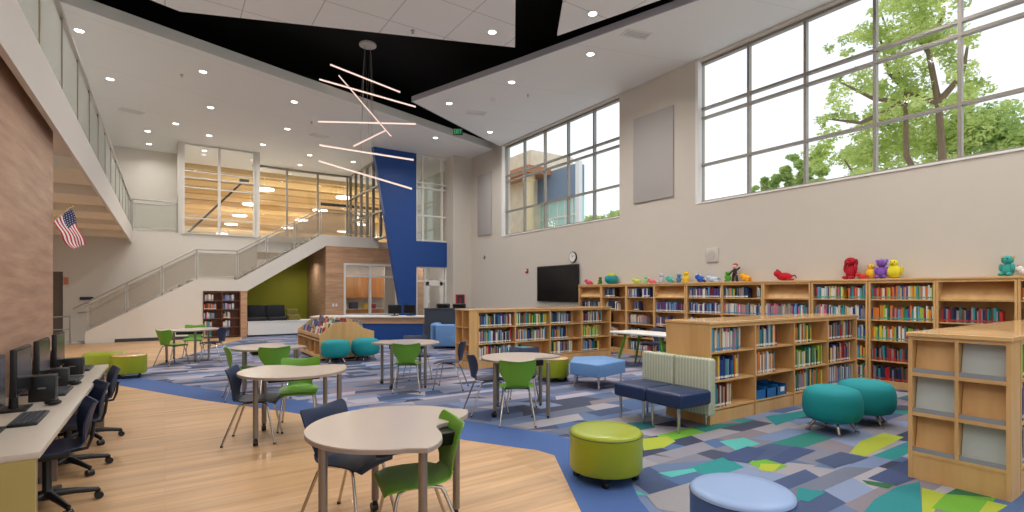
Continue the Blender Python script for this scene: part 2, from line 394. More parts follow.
# room behind the door
struct('wall_office', mb(M_wallw).box((8.2, 22.4, 0), (10.7, 22.5, 3.4)).box((10.4, 19.2, 0), (10.6, 22.4, 3.4)))
# ---- left wood wall, mezzanine
struct('wall_left', mb(M_woodwall).box((-1.33, -4.6, 0), (-1.08, 7.95, 3.60)))
struct('wall_left_far', mb(M_wall).box((-6.4, 7.95, 0), (-6.1, 22.3, 3.36)))
struct('ceiling_mezzanine', mb(M_mezz).box((-1.0, -4.6, 3.34), (-0.95, 22.3, 3.87)).box((-6.4, -4.6, 3.60), (-1.0, 22.3, 3.84)))
b = mb(M_beam)
for k in range(5):
    y = 9.9 + k * 2.5
    b.box((-6.1, y, 3.42), (-1.0, y + 1.3, 3.61))
struct('ceiling_mezzanine_beams', b)
struct('wall_left_upper', mb(M_wallw).box((-6.4, -4.6, 3.8), (-6.2, 24.3, ZC)))
# ---- back walls and upper floor
struct('wall_back', mb(M_wallw).xz([(-2.62, 0), (2.3, 0), (2.3, 1.6), (3.0, 2.0), (3.0, 3.78), (-2.62, 3.78)], 22.3, 22.5).box((-6.4, 22.3, 2.3), (-2.62, 22.5, 3.78)).box((-6.4, 22.3, 0), (-3.6, 22.5, 2.3)))
struct('door_2', mb(M_taupe).box((-3.6, 22.34, 0), (-2.78, 22.45, 2.3)))
struct('trim_1', mb(M_wallw).box((-2.78, 22.26, 0), (-2.62, 22.45, 2.3)))
struct('floor_upper', mb(M_wallw).box((-6.4, 22.5, 3.55), (8.0, 27, 3.78)).box((3.0, 21.4, 3.55), (8.0, 22.5, 3.78)))
struct('wall_back_upper', mb(M_wallw).box((-6.4, 24.3, 3.78), (0.46, 24.5, ZC)).box((0.40, 22.3, 3.78), (0.52, 24.5, ZC)))
b = mb(M_whitef)
for x in (0.55, 1.70, 2.90): b.box((x - 0.045, 22.25, 3.75), (x + 0.045, 22.4, ZC))
b.box((2.93, 22.25, 3.75), (3.08, 22.5, ZC))
for z in (3.80, 4.36, 5.49, 5.85, 6.08, 7.05): b.box((0.5, 22.245, z - 0.022), (3.0, 22.35, z + 0.022))
o = struct('window_4', b); mb(M_iglass).box((0.52, 22.3, 3.78), (3.0, 22.306, ZC)).build('glass', o)
b = mb(M_alu)
for x in (3.30, 4.47, 5.78, 7.12): b.box((x - 0.035, 24.4, 3.78), (x + 0.035, 24.5, ZC))
for z in (3.82, 7.05): b.box((3.1, 24.395, z - 0.04), (7.2, 24.5, z + 0.04))
o = struct('window_5', b); mb(M_iglass).box((3.1, 24.45, 3.78), (7.2, 24.456, ZC)).build('glass', o)
b = mb(M_alu)
for y in (24.40, 23.6, 22.8, 22.0, 21.2, 20.3, 19.4): b.box((7.2, y - 0.035, 3.78), (7.32, y + 0.035, ZC))
for z in (3.82, 4.9, 6.0, 7.05): b.box((7.195, 19.2, z - 0.03), (7.32, 24.4, z + 0.03))
o = struct('window_6', b); mb(M_iglass).box((7.25, 19.2, 3.78), (7.256, 24.4, ZC)).build('glass', o)
# ---- ceilings
NORTH = [(-6.4, 11.2), (0.37, 13.54), (2.81, 14.38), (WX, 16.78), (WX, 25.7), (-6.4, 25.7)]
struct('ceiling_north', mb(M_ceil).prism(NORTH, ZC, ZC + 0.24))
struct('ceiling_east', mb(M_ceile).prism([(5.9, 13.87), (9.72, 15.92), (WX, 16.25), (WX, -0.8), (8.3, 6.1), (7.0, 10.4)], ZC, ZC + 0.13))
# fascia bands (painted edge trim) of the two ceilings
def band(name, pts, z0, z1, th=0.03, m=M_fascia):
    b = mb(m)
    for p, q in zip(pts, pts[1:]):
        d = Vector((q[0] - p[0], q[1] - p[1], 0)); L = d.length; a = math.atan2(d.y, d.x)
        b.box((0, -th / 2, z0), (L, th / 2, z1), Matrix.Translation((p[0], p[1], 0)) @ Matrix.Rotation(a, 4, 'Z'))
    return struct(name, b)
band('trim_2', [(-6.4, 11.18), (0.37, 13.52), (2.81, 14.36), (WX, 16.76)], ZC - 0.004, ZC + 0.24)
band('trim_3', [(WX - 0.05, -0.8), (8.28, 6.1), (6.98, 10.4), (5.88, 13.87), (9.72, 15.94)], ZC - 0.004, ZC + 0.14, m=mat('lavender_grey_edge', rgb(176, 174, 182), 0.7))
struct('ceiling_cloud_west', mb(M_cloud).prism([(6.5, 9.53), (0.24, 11.97), (-5.6, 10.0), (-6.1, -4.4), (-2.9, -4.4)], ZC, ZC + 0.06))
struct('ceiling_cloud_middle', mb(M_cloud).prism([(6.96, 8.6), (7.7, 6.5), (9.7, 0.4), (10.2, -4.4), (-1.85, -4.4)], ZC, ZC + 0.06))
struct('ceiling_black', mb(M_black).box((-6.6, -4.6, 8.6), (WX + 0.35, 17.6, 8.75)).box((-6.6, 17.4, 7.4), (WX + 0.35, 17.6, 8.7)).box((-6.6, -4.6, 7.1), (-6.4, 17.6, 8.7)))
# unseen glazing added behind the camera to let in even fill daylight
b = mb(M_alu)
for k in range(11): b.box((-6.2 + k * 1.64, -4.6, 0), (-6.12 + k * 1.64, -4.45, 7.1))
for z in (0.05, 2.4, 4.8, 7.05): b.box((-6.4, -4.595, z - 0.04), (WX, -4.455, z + 0.04))
o = struct('window_fill', b); mb(M_glass).box((-6.4, -4.53, 0), (WX, -4.524, 7.1)).build('glass', o)
struct('baseboard_right', mb(M_dgrey).box((WX - 0.015, 11.5, 0), (WX, 18.4, 0.1)))
struct('ground_bounce', mb(M_concrete_bounce).box((10.75, -60, -0.3), (140, 120, -0.05)))  # pale paving invented in place of lawn, bounces daylight onto the ceilings
struct('ground_south_bounce', mb(M_concrete_bounce).box((-60, -70, -0.3), (10.75, -4.6, -0.05)))  # added, unseen; pale so daylight bounces up through the glazing
# ---- gymnasium seen through the upper glass
struct('ceiling_gym', mb(M_gymdeck).box((-14, 25.9, 7.4), (14.5, 62, 7.6)))
struct('wall_gym', mb(M_gymdeck).box((-14, 62, 3), (14.5, 62.3, 7.6)).box((-14.3, 25.9, 3), (-14, 62, 7.6)).box((14.5, 25.9, 0), (14.8, 62, 7.6)))
struct('floor_gym', mb(M_floor).box((-14, 27.0, 3.2), (14.5, 62, 3.3)))

struct('wall_corridor', mb(mat('grey_green_wall', rgb(168, 178, 166), 0.7)).box((WX, 19.2, 3.4), (WX + 0.3, 25.9, 7.3)).box((WX + 0.3, 25.7, 0), (14.8, 25.9, 7.6)).box((8.0, 22.5, 3.55), (WX, 25.9, 3.78)).box((-14.3, 25.9, 0), (-14.0, 26.1, 7.6)))
b = mb(mat('pale_wood_joist', rgb(232, 206, 150), 0.6))
for k in range(15): b.box((-14, 26.9 + k * 2.1, 7.12), (14.4, 27.02 + k * 2.1, 7.4))
struct('ceiling_gym_joists', b)
# ================================================================== STAIR
# wall under the stair
struct('wall_stair', mb(M_wallw).xz([(-2.1, 0), (1.10, 0), (1.10, 1.67), (2.48, 1.67), (5.28, 3.47), (7.4, 3.47), (7.4, 3.90), (5.12, 3.90), (2.19, 2.08), (0.90, 2.08), (-2.1, 0.36)], 21.0, 21.18))
struct('baseboard_back', mb(M_dgrey).box((-1.35, 20.985, 0), (1.09, 21.0, 0.11)))
st = thing('staircase', 'switch-free staircase rising left to right along the back wall behind its white side wall', 'staircase', (-2.1, 21.2, 0))
st['label'] = 'staircase rising to the right along the back wall, with a landing half way'
M_step = mat('grey_step', rgb(168, 160, 150), 0.6)
for k in range(12):
    z = 2.05 / 12 * (k + 1); x = k * 0.25
    mb(M_step).box((x, 0, max(z - 0.24, 0.0)), (x + 0.27, 1.05, z)).build('step', st)
mb(M_step).box((3.0, 0, 1.85), (4.29, 1.05, 2.06)).build('landing', st)
for k in range(10):
    z = 2.06 + 1.78 / 10 * (k + 1); x = 4.29 + k * 0.29
    mb(M_step).box((x, 0, z - 0.24), (x + 0.31, 1.05, z)).build('step', st)
# railing in front
def rail_line():
    return [(-2.39, 0.02 + 1.08), (-2.1, 1.28), (0.90, 3.13), (2.19, 3.13), (5.1, 4.93), (7.15, 4.93)]
def foot_z(x):
    P = [(-2.39, 0.1), (-2.1, 0.36), (0.90, 2.08), (2.19, 2.08), (5.12, 3.90), (7.4, 3.90)]
    for (a, za), (b_, zb) in zip(P, P[1:]):
        if a <= x <= b_: return za + (zb - za) * (x - a) / (b_ - a)
    return 3.9
def top_z(x):
    P = rail_line()
    for (a, za), (b_, zb) in zip(P, P[1:]):
        if a <= x <= b_: return za + (zb - za) * (x - a) / (b_ - a)
    return 4.93
sr = thing('stair_railing', 'metal stair railing with woven mesh infill panels and steel handrail along the white stair wall', 'railing', (0, 21.09, 0))
mb(M_rail).tube([(x, 0, z) for x, z in rail_line()], 0.028).build('handrail', sr, True)
mb(M_rail).tube([(x, 0.0, foot_z(x) + 0.1) for x in (-2.0, 0.90, 2.19, 5.12, 7.1)], 0.015).build('side_rail', sr, True)
mb(M_rail).tube([(x, 0.0, top_z(x) - 0.12) for x in (-2.1, 0.90, 2.19, 5.1, 7.1)], 0.015).build('side_rail', sr, True)
posts = [-2.02, -1.04, -0.08, 0.92, 2.18, 3.15, 4.12, 5.08, 6.1, 7.1]
for x in posts:
    mb(M_rail).box((x - 0.025, -0.02, foot_z(x) - 0.15), (x + 0.025, 0.02, top_z(x))).build('post', sr)
for a, b_ in zip(posts, posts[1:]):
    vs_ = [(a + 0.05, 0, foot_z(a + .05) + 0.12), (b_ - 0.05, 0, foot_z(b_ - .05) + 0.12), (b_ - 0.05, 0, top_z(b_ - .05) - 0.13), (a + 0.05, 0, top_z(a + .05) - 0.13)]
    p = mb(M_mesh); p.xz([(v[0], v[2]) for v in vs_], -0.003, 0.003); p.build('mesh_panel', sr)
hr = thing('stair_handrail', 'slim handrail fixed to the back wall beside the stair flights', 'handrail', (0, 22.2, 0))
mb(M_rail).tube([(-2.4, 0, 0.95), (-2.1, 0, 0.98), (0.9, 0, 3.0), (2.2, 0, 3.0), (3.0, 0, 3.5)], 0.02).build('handrail', hr, True)
for x, z in ((-1.6, 1.3), (-0.3, 2.18), (1.5, 2.99)): mb(M_rail).tube([(x, 0, z), (x, 0.1, z - 0.05)], 0.012).build('bracket', hr)
lr = thing('entry_railing', 'short steel rail at the foot of the stair', 'railing', (-2.6, 21.4, 0))
mb(M_rail).tube([(-0.9, 0, 0), (-0.9, 0, 0.82), (0.1, 0, 0.86), (0.1, 0, 0)], 0.03).build('handrail', lr, True)
mb(M_rail).tube([(-0.9, 0, 0.45), (0.1, 0, 0.45)], 0.018).build('side_rail', lr, True)
# upper floor railing beside window
ur = thing('balcony_railing', 'short mesh railing on the upper floor left of the tall interior window', 'railing', (0, 22.4, 3.78))
for x in (-0.95, 0.36): mb(M_rail).box((x - 0.03, -0.02, 0), (x + 0.03, 0.02, 1.12)).build('post', ur)
mb(M_rail).tube([(-0.95, 0, 1.12), (0.36, 0, 1.12)], 0.025).build('handrail', ur)
for z in (0.12, 0.98): mb(M_rail).tube([(-0.95, 0, z), (0.36, 0, z)], 0.015).build('side_rail', ur)
mb(M_rglass).box((-0.9, -0.004, 0.14), (0.32, 0.004, 0.96)).build('infill_panel', ur)
# mezzanine glass railing
gr = thing('mezzanine_railing', 'long glass panel railing with steel top rail along the mezzanine edge on the left', 'railing', (-1.0, 0, 3.87))
mb(M_rail).box((-0.03, -4.4, 0.93), (0.03, 22.25, 0.98)).build('top_rail', gr)
gy = [6.6 + 1.3 * k for k in range(-8, 13)]
for y in gy: mb(M_bronze).box((-0.012, y - 0.02, -0.02), (0.012, y + 0.02, 0.93)).build('post', gr)
for a, b_ in zip(gy, gy[1:]): mb(M_rglass).box((-0.006, a + 0.05, 0.02), (0.006, b_ - 0.05, 0.86)).build('glass_panel', gr)

# ---- nook under the stair and wood volume
struct('wall_nook', mb(M_green_wall).xz([(2.3, 0), (5.28, 0), (5.28, 3.44), (2.3, 1.56)], 24.2, 24.35).box((2.2, 22.5, 0), (2.3, 24.2, 1.6)))
struct('ceiling_nook', mb(M_white).xz([(2.3, 1.56), (5.28, 3.44), (5.28, 3.5), (2.3, 1.62)], 21.19, 24.2))
struct('trim_4', mb(M_woodvol).box((2.27, 20.93, 0), (2.48, 21.3, 1.67)))
struct('wall_wood', mb(M_woodvol)
    .box((5.28, 21.0, 0), (5.98, 21.15, 3.47)).box((5.98, 21.0, 0), (9.5, 21.15, 0.7)).box((5.98, 21.0, 2.78), (9.5, 21.15, 3.47)).box((8.25, 21.0, 0.7), (9.5, 21.15, 2.78)))
struct('wall_wood_side', mb(M_woodvols).box((5.28, 21.15, 0), (5.4, 24.2, 3.47)))
b = mb(M_white)
for x in (6.01, 7.06, 8.22): b.box((x - 0.04, 20.97, 0.68), (x + 0.04, 21.12, 2.80))
for z in (0.71, 2.28, 2.77): b.box((5.97, 20.965, z - 0.04), (8.26, 21.12, z + 0.04))
o = struct('window_8', b); mb(M_iglass).box((5.98, 21.04, 0.7), (8.25, 21.046, 2.78)).build('glass', o)
struct('wall_workroom', mb(M_wall).box((5.4, 24.25, 0), (10.4, 24.35, 3.5)))
M_cab = wood('honey_cabinet_wood', rgb(216, 148, 78), rgb(188, 120, 56), (5, 5, 0.8), 0.5)
cb = thing('wall_cabinet', 'honey coloured wooden wall cabinets behind the workroom window', 'cabinet', (5.6, 23.9, 1.35))
mb(M_cab).box((0, 0.02, 0), (4.2, 0.34, 1.1)).build('body', cb)
for k in range(7):
    d = mb(M_cab).rbox((0.02 + k * 0.6, -0.005, 0.03), (0.58 + k * 0.6, 0.02, 1.07), 0.006, 1).build('door', cb)
    mb(M_chrome).tube([(0.5 + k * 0.6, -0.02, 0.12), (0.5 + k * 0.6, -0.02, 0.26)], 0.008).build('handle', d)
cb = thing('base_cabinet', 'honey wooden base cabinets with a pale worktop below the wall cabinets', 'cabinet', (5.6, 23.55, 0))
mb(M_cab).box((0, 0.02, 0.0), (4.2, 0.6, 0.84)).build('body', cb)
mb(M_deskt).box((-0.02, -0.02, 0.84), (4.22, 0.62, 0.88)).build('worktop', cb)
for k in range(7):
    d = mb(M_cab).rbox((0.02 + k * 0.6, -0.005, 0.1), (0.58 + k * 0.6, 0.02, 0.82), 0.006, 1).build('door', cb)
    mb(M_chrome).tube([(0.5 + k * 0.6, -0.02, 0.6), (0.5 + k * 0.6, -0.02, 0.74)], 0.008).build('handle', d)
for i, (x, cnm, col, wd, hh) in enumerate([(6.1, 'green', rgb(70,140,60), .3, .3), (6.7, 'white', rgb(225,222,215), .4, .22), (7.2, 'dark blue', rgb(36,50,90), .35, .3), (7.75, 'yellow', rgb(220,180,50), .25, .25), (8.1, 'red', rgb(170,50,40), .22, .2)]):
    bb = mb(mat('bin_' + cnm.replace(' ', '_'), col, 0.5)).prism([(-wd/2*.85, -.1), (wd/2*.85, -.1), (wd/2*.85, .1), (-wd/2*.85, .1)], 0, 0.01)
    bb.box((-wd/2, -0.12, 0), (-wd/2 + .015, 0.12, hh)).box((wd/2 - .015, -0.12, 0), (wd/2, 0.12, hh)).box((-wd/2, -0.12, 0), (wd/2, -0.105, hh)).box((-wd/2, 0.105, 0), (wd/2, 0.12, hh))
    o = bb.build('storage_bin', label='%s storage bin on the workroom worktop behind the window' % cnm, cat='bin'); o.location = (x, 23.75, 0.88)
# bench in nook
bn = thing('built_in_bench', 'long white built-in bench across the olive green nook under the stair', 'bench', (2.5, 20.9, 0))
mb(M_white).box((0, 0, 0.06), (2.76, 0.9, 0.53)).build('base', bn)
mb(M_dgrey).box((0.02, 0.03, 0), (2.74, 0.85, 0.07)).build('toe_kick', bn)
mb(M_white).box((-0.01, -0.02, 0.53), (2.77, 0.92, 0.56)).build('seat_top', bn)
for i, x in enumerate((2.52, 3.20)):
    o = thing('settee', 'black upholstered seat with tall back on the white bench, %s of the two' % ('left one' if i == 0 else 'right one'), 'settee', (x, 21.0, 0.56), group='black seats in the nook')
    mb(M_blk).rbox((0, 0, 0), (0.66, 0.7, 0.14), 0.03).build('seat', o, True)
    mb(mat('black_upholstery', rgb(26, 28, 38), 0.7)).rbox((0, 0.5, 0.1), (0.66, 0.7, 0.58), 0.04).build('backrest', o, True)
o = thing('bench_cushion', 'low olive tan cushion block right of the black seats in the nook', 'cushion', (3.92, 21.05, 0.56))
mb(mat('olive_cushion', rgb(120, 110, 50), 0.8)).rbox((0, 0, 0), (0.42, 0.6, 0.2), 0.04).build('seat', o, True)
mb(MATS['olive_cushion']).rbox((0, 0.42, 0.15), (0.4, 0.6, 0.42), 0.04).build('backrest', o, True)

# ================================================================== LIGHTS IN THE PLACE, AND A FEW ADDED ONES
def downlight_proto():
    t = thing('ceiling_light', 'x', 'ceiling light', (0, 0, 0))
    mb(M_white).lathe([(0.10, 0.0), (0.105, -0.012), (0.085, -0.016), (0.08, -0.006)], 24).build('trim_ring', t, True)
    mb(E_down).lathe([(0.078, -0.009), (0.078, -0.013)], 24).build('lens', t)
    return t
DL = [ # x, y, label, big lamp
 (-1.49,14.0,'round recessed ceiling light just beyond the glass railing of the mezzanine'),
 (-1.17,16.73,'second round recessed ceiling light along the mezzanine railing'),
 (0.78,14.88,'recessed ceiling light nearest the black slanted edge on the left'),
 (1.12,17.63,'recessed light in the middle of the left ceiling, beyond the one by the edge'),
 (0.29,19.95,'recessed ceiling light left of the tall interior window, in front of its head'),
 (-0.49,21.4,'small recessed ceiling light near the back wall at left, nearer of two'),
 (-0.49,23.2,'small recessed ceiling light near the back wall at left, farther of two'),
 (1.28,20.8,'recessed ceiling light just in front of the tall interior window'),
 (3.08,15.76,'recessed ceiling light left of the crossing pendant bars'),
 (3.4,18.5,'recessed ceiling light left of the lowest pendant bars'),
 (3.0,20.95,'recessed ceiling light in front of the corner column of the interior window'),
 (1.26,23.1,'recessed ceiling light seen through the tall interior window'),
 (4.78,21.5,'recessed ceiling light over the upper stair flight, nearer of two'),
 (4.8,23.4,'recessed ceiling light over the upper stair landing, farther of two'),
 (7.93,16.62,'recessed ceiling light above the blue panel, near the black edge'),
 (6.54,21.6,'recessed ceiling light over the top landing beside the blue panel'),
 (5.71,9.22,'recessed ceiling light at the pointed corner of the hanging ceiling panel'),
 (6.97,7.51,'recessed ceiling light on the small ceiling panel at the top centre'),
 (8.11,8.81,'recessed ceiling light nearest the large window in the sloping-edged right ceiling'),
 (7.49,11.13,'recessed ceiling light in the middle of the right ceiling'),
 (6.83,13.39,'recessed ceiling light near the pointed far tip of the right ceiling'),
 (9.2,15.0,'recessed ceiling light at the far end of the right ceiling')]
DLX = [(8.9,3.5),(9.3,0.2),(6.2,4.5),(3.6,5.9),(1.2,8.2),(-1.2,5.4),(4.6,0.8),(1.8,1.6),(-1.5,0.8),(7.4,-1.2),(3.2,-2.6),(-1.2,-3.2),(-3.8,8.5),(-3.8,2.5),(7.6,1.8),(-3.8,-2)]
proto = downlight_proto()
ld = bpy.data.lights.new('downlight_lamp', 'AREA'); ld.shape = 'DISK'; ld.size = 0.15; ld.energy = DOWNLIGHT_W; ld.color = (1.0, 0.965, 0.93); ld.spread = R(150)
lamp = bpy.data.objects.new('lamp', ld); C.objects.link(lamp); lamp.parent = proto; lamp.location = (0, 0, -0.02)
ld2 = ld.copy(); ld2.energy = DOWNLIGHT_W * 0.4; ld2.name = 'downlight_lamp_dim'
for i, (x, y, lb) in enumerate(DL):
    o = place(proto, i == 0, (x, y, ZC - 0.001), 0, lb, 'recessed ceiling lights')
    if y > 19.5:
        for c in kids(o):
            if c.type == 'LIGHT': c.data = ld2
for x, y, z, nm in ((-2.8, 11.6, 3.598, 'added unseen ceiling light under the mezzanine, nearer one'), (-2.8, 16.6, 3.598, 'added unseen ceiling light under the mezzanine, farther one'), (7.3, 22.8, 3.49, 'recessed ceiling light in the workroom behind the window, left one'), (9.0, 22.8, 3.49, 'recessed ceiling light in the workroom behind the window, right one'), (9.3, 20.6, 3.49, 'recessed ceiling light behind the glass door')):  # the mezzanine pair is added, unseen, to brighten the beams
    o = place(proto, False, (x, y, z), 0, nm, 'recessed lights under the upper floor')
    if y > 19.5:
        for c in kids(o):
            if c.type == 'LIGHT': c.data = ld2
np_ = place(proto, False, (4.7, 22.6, 3.05), 0, 'small added light in the sloping ceiling, brightening the green nook', 'recessed lights under the upper floor')  # added lamp, put in to brighten the green nook wall
for c in kids(np_):
    if c.type == 'LIGHT': c.data = ld2
for i, (x, y) in enumerate(DLX): place(proto, False, (x, y, ZC - 0.001), 0, 'recessed ceiling light above the near part of the hall, out of the picture', 'recessed ceiling lights over the near hall')
# vents, detectors, sprinklers
for x, y, rz, lb in [(-0.83,19.32,18,'ceiling air vent in the left ceiling near the mezzanine railing'),(4.48,18.73,18,'ceiling air vent beside the lowest pendant bar'),(7.87,13.62,-15,'ceiling air vent at the far end of the right ceiling'),(8.31,7.59,-15,'ceiling air vent beside the large window, on the right ceiling')]:
    t = thing('ceiling_vent', lb, 'vent', (x, y, ZC), R(rz))
    mb(M_white).box((-0.3, -0.16, -0.02), (0.3, -0.13, 0)).box((-0.3, 0.13, -0.02), (0.3, 0.16, 0)).box((-0.3, -0.13, -0.02), (-0.27, 0.13, 0)).box((0.27, -0.13, -0.02), (0.3, 0.13, 0)).build('frame', t)
    mb(M_dgrey).box((-0.27, -0.13, -0.004), (0.27, 0.13, 0)).build('backing', t)
    for k in range(5): mb(M_white).box((-0.27, -0.11 + k * 0.05, -0.016), (0.27, -0.085 + k * 0.05, -0.006)).build('slat', t)
for x, y, lb in [(7.75,12.4,'round smoke detector on the right ceiling left of the vent'),(6.6,7.0,'round smoke detector beside the light on the small ceiling panel')]:
    t = thing('smoke_detector', lb, 'smoke detector', (x, y, ZC - 0.001))
    mb(M_white).lathe([(0.10, 0), (0.10, -0.02), (0.07, -0.05), (0.04, -0.055)], 24).build('body', t, True)
    mb(M_dgrey).lathe([(0.012, -0.054), (0.012, -0.058)], 12).build('sensor', t)
for x, y, lb in [(0.35,15.4,'fire sprinkler head in the left ceiling near the black edge'),(4.3,10.1,'fire sprinkler head in the hanging ceiling panel'),(3.9,17.3,'fire sprinkler head in the left ceiling by the crossing pendants'),(8.35,11.6,'fire sprinkler head in the right ceiling near the windows')]:
    t = thing('fire_sprinkler', lb, 'sprinkler', (x, y, ZC - 0.001))
    mb(M_chrome).lathe([(0.04, 0), (0.04, -0.01), (0.012, -0.012), (0.012, -0.05)], 16).build('body', t, True)
    mb(M_chrome).lathe([(0.03, -0.055), (0.03, -0.06)], 16).build('deflector', t)
# exit sign
t = thing('exit_sign', 'small exit sign hanging in the black ceiling gap at the far end', 'exit sign', (8.1, 15.25, 6.98), R(-28))
mb(M_dgrey).box((-0.16, -0.02, -0.11), (0.16, 0.02, 0.11)).build('housing', t)
M_exitg = emit('exit_letters_green', (0.15, 0.8, 0.25, 1), 0.5)
for ch, x0 in (('E', -0.13), ('X', -0.06), ('I', 0.01), ('T', 0.06)):
    q = mb(M_exitg); y0, y1 = -0.026, -0.02
    if ch == 'E': q.box((x0, y0, -.07), (x0+.015, y1, .07)); [q.box((x0, y0, z), (x0+.05, y1, z+.016)) for z in (-.07, -.008, .054)]
    if ch == 'X':
        for s_ in (1, -1):
            q.box((-.075, y0, -.008), (.075, y1, .008), Matrix.Translation((x0+.025, 0, 0)) @ Matrix.Rotation(s_ * R(68), 4, 'Y'))
    if ch == 'I': q.box((x0+.01, y0, -.07), (x0+.026, y1, .07))
    if ch == 'T': q.box((x0, y0, .054), (x0+.055, y1, .07)); q.box((x0+.02, y0, -.07), (x0+.035, y1, .07))
    q.build('letter', t)
mb(M_blk).tube([(0, 0, 0.11), (0, 0, 0.9)], 0.01).build('stem', t)

# pendant bars hanging from one canopy
CANOPY = Vector((4.72, 14.25, 8.575))
sC, cC = math.sin(CAM_YAW), math.cos(CAM_YAW)
cp = thing('pendant_canopy', 'round white ceiling plate from which the light bars hang, against the black ceiling', 'canopy', tuple(CANOPY))
mb(M_white).lathe([(0.22, 0.02), (0.235, 0), (0.235, -0.04), (0.2, -0.05)], 36).build('plate', cp, True)
bars = [ # endpoints in metres, measured around the canopy
 ((330.3,64.7),(400,92.2), 1.4, 'top pendant light bar of the hanging cluster, sloping down to the right'),
 ((319.4,79.4),(415.6,106.9), 0.3, 'second pendant light bar from the top, sloping down to the right'),
 ((339,75.6),(391,136), -1.5, 'steep pendant light bar crossing the two upper ones'),
 ((318,121.6),(416,124), 0.5, 'level pendant light bar in the middle of the cluster'),
 ((354,146),(385.3,130.6), 2.2, 'short-looking pendant light bar pointing up to the right, below the level one'),
 ((319.7,145.3),(413.4,160), -0.6, 'second lowest pendant light bar, sloping gently down to the right'),
 ((318.8,161),(411.9,189), 0.5, 'lowest pendant light bar of the cluster')]
def unproject(u, v, d):
    r = (u - 512) / FPX
    return Vector((d * (sC + r * cC), d * (cC - r * sC), 1.6 + d * (293 - v) / FPX))
for (p, q, dd, lb) in bars:
    A = unproject(*p, 14.3 - dd / 2); B = unproject(*q, 14.3 + dd / 2); mid = (A + B) / 2
    t = thing('pendant_light_bar', lb, 'pendant light', tuple(mid), group='pendant light bars')
    a, b_ = A - mid, B - mid
    off = Vector((0, 0, 0.022))
    mb(E_pend).tube([a, b_], 0.019, 10).build('tube', t, True)
    mb(M_white).tube([a + off, b_ + off], 0.012, 8).build('housing', t, True)
    top = CANOPY - mid + Vector((0, 0, -0.05))
    for s_ in (-1, 1):
        e = (a if s_ < 0 else b_) * 0.12
        mb(M_rail).tube([e + off, Vector((top.x + s_ * 0.08, top.y, top.z))], 0.004, 5).build('cable', t)
# gym lights
gl = None
def gym_light():
    t = thing('gym_ceiling_light', 'x', 'ceiling light')
    mb(E_gym).lathe([(0.42, 0), (0.42, -0.05)], 20).build('lens', t)
    mb(M_white).lathe([(0.44, 0.06), (0.46, 0.0), (0.43, 0.0), (0.40, 0.06)], 20).build('housing', t, True)
    mb(M_white).tube([(0, 0, 0.05), (0, 0, 0.65)], 0.02).build('stem', t)
    l = bpy.data.lights.new('gym_lamp', 'POINT'); l.energy = GYM_W; l.shadow_soft_size = 0.3; l.color = (1, 0.92, 0.78)
    return t, l
gp, gld = gym_light()
k = 0
for i, x in enumerate((-1.0, 4.1, 8.0, 12.3)):
    for j, y in enumerate((28, 33.2, 38.4, 43.6, 51)):
        names = ('nearest', 'second', 'third', 'fourth', 'farthest')
        rows = ('far left', 'left', 'middle', 'right')
        o = place(gp, k == 0, (x, y, 6.75), 0, '%s bright round lamp in the %s row under the wooden ceiling beyond the glass' % (names[j], rows[i]), 'round lamps beyond the upper glass')
        if j % 2 == 0:
            lo = bpy.data.objects.new('lamp', gld); C.objects.link(lo); lo.location = (x, y, 6.3); lo.parent = None
            lo.parent = o; lo.location = (0, 0, -0.4)
        k += 1
gb = thing('steel_beam', 'dark steel brace rising to the right under the wooden ceiling beyond the glass', 'beam')
mb(M_dgrey).tube([(0.8, 26.6, 4.2), (3.1, 27.2, 6.9)], 0.045).build('brace', gb)
mb(M_dgrey).box((2.9, 27.1, 6.85), (3.3, 27.3, 6.95)).build('cap', gb)
gb2 = thing('steel_truss', 'dark steel beam crossing the glazed corner by the blue panel', 'beam')
mb(M_dgrey).box((6.4, 26.4, 5.95), (12.0, 26.5, 6.08)).build('beam', gb2)

# ================================================================== OUTSIDE
M_brick = wood('tan_stone_cladding', rgb(240, 228, 204), rgb(226, 208, 178), (2, 2, 2), 0.8, (2.4, 0.9, (R(90), 0, R(90)), 0.92, 1.0), joint=0.85)
bd = thing('neighbouring_building', 'tan and blue-grey building with teal glass and a brown canopy outside the far window', 'building', (22, 0, 0))
mb(M_brick).box((0, 30.2, 0), (4, 42, 12.0)).build('stone_wall', bd)
mb(mat('blue_grey_cladding', rgb(120, 138, 160), 0.6)).box((0.6, 25.9, 8.1), (1.3, 30.2, 10.2)).build('upper_wall', bd)
mb(mat('pale_cladding', rgb(232, 232, 228), 0.6)).box((0.5, 25.55, 0), (0.8, 25.9, 10.3)).build('corner_pier', bd)
g = mb(mat('teal_facade_glass', rgb(178, 222, 212), 0.3)).box((0.9, 25.9, 0), (1.3, 30.2, 8.1)).build('glass_wall', bd)
gmb = mb(M_whitef)
for y in (26.6, 27.4, 28.2, 29.1): gmb.box((0.84, y - 0.06, 0), (0.92, y + 0.06, 8.1))
for z in (4.5, 5.7, 6.9): gmb.box((0.82, 25.9, z - 0.06), (0.92, 30.2, z + 0.06))
gmb.build('mullions', g)
mb(mat('brown_canopy', rgb(176, 120, 80), 0.7)).box((-1.4, 28.6, 9.9), (0.6, 36, 10.4)).build('canopy', bd)
mb(mat('tan_column', rgb(222, 202, 160), 0.8)).lathe([(0.4, 0), (0.4, 9.4), (0.46, 9.45), (0.46, 9.9)], 16, (-0.6, 29.6)).build('column', bd, True)

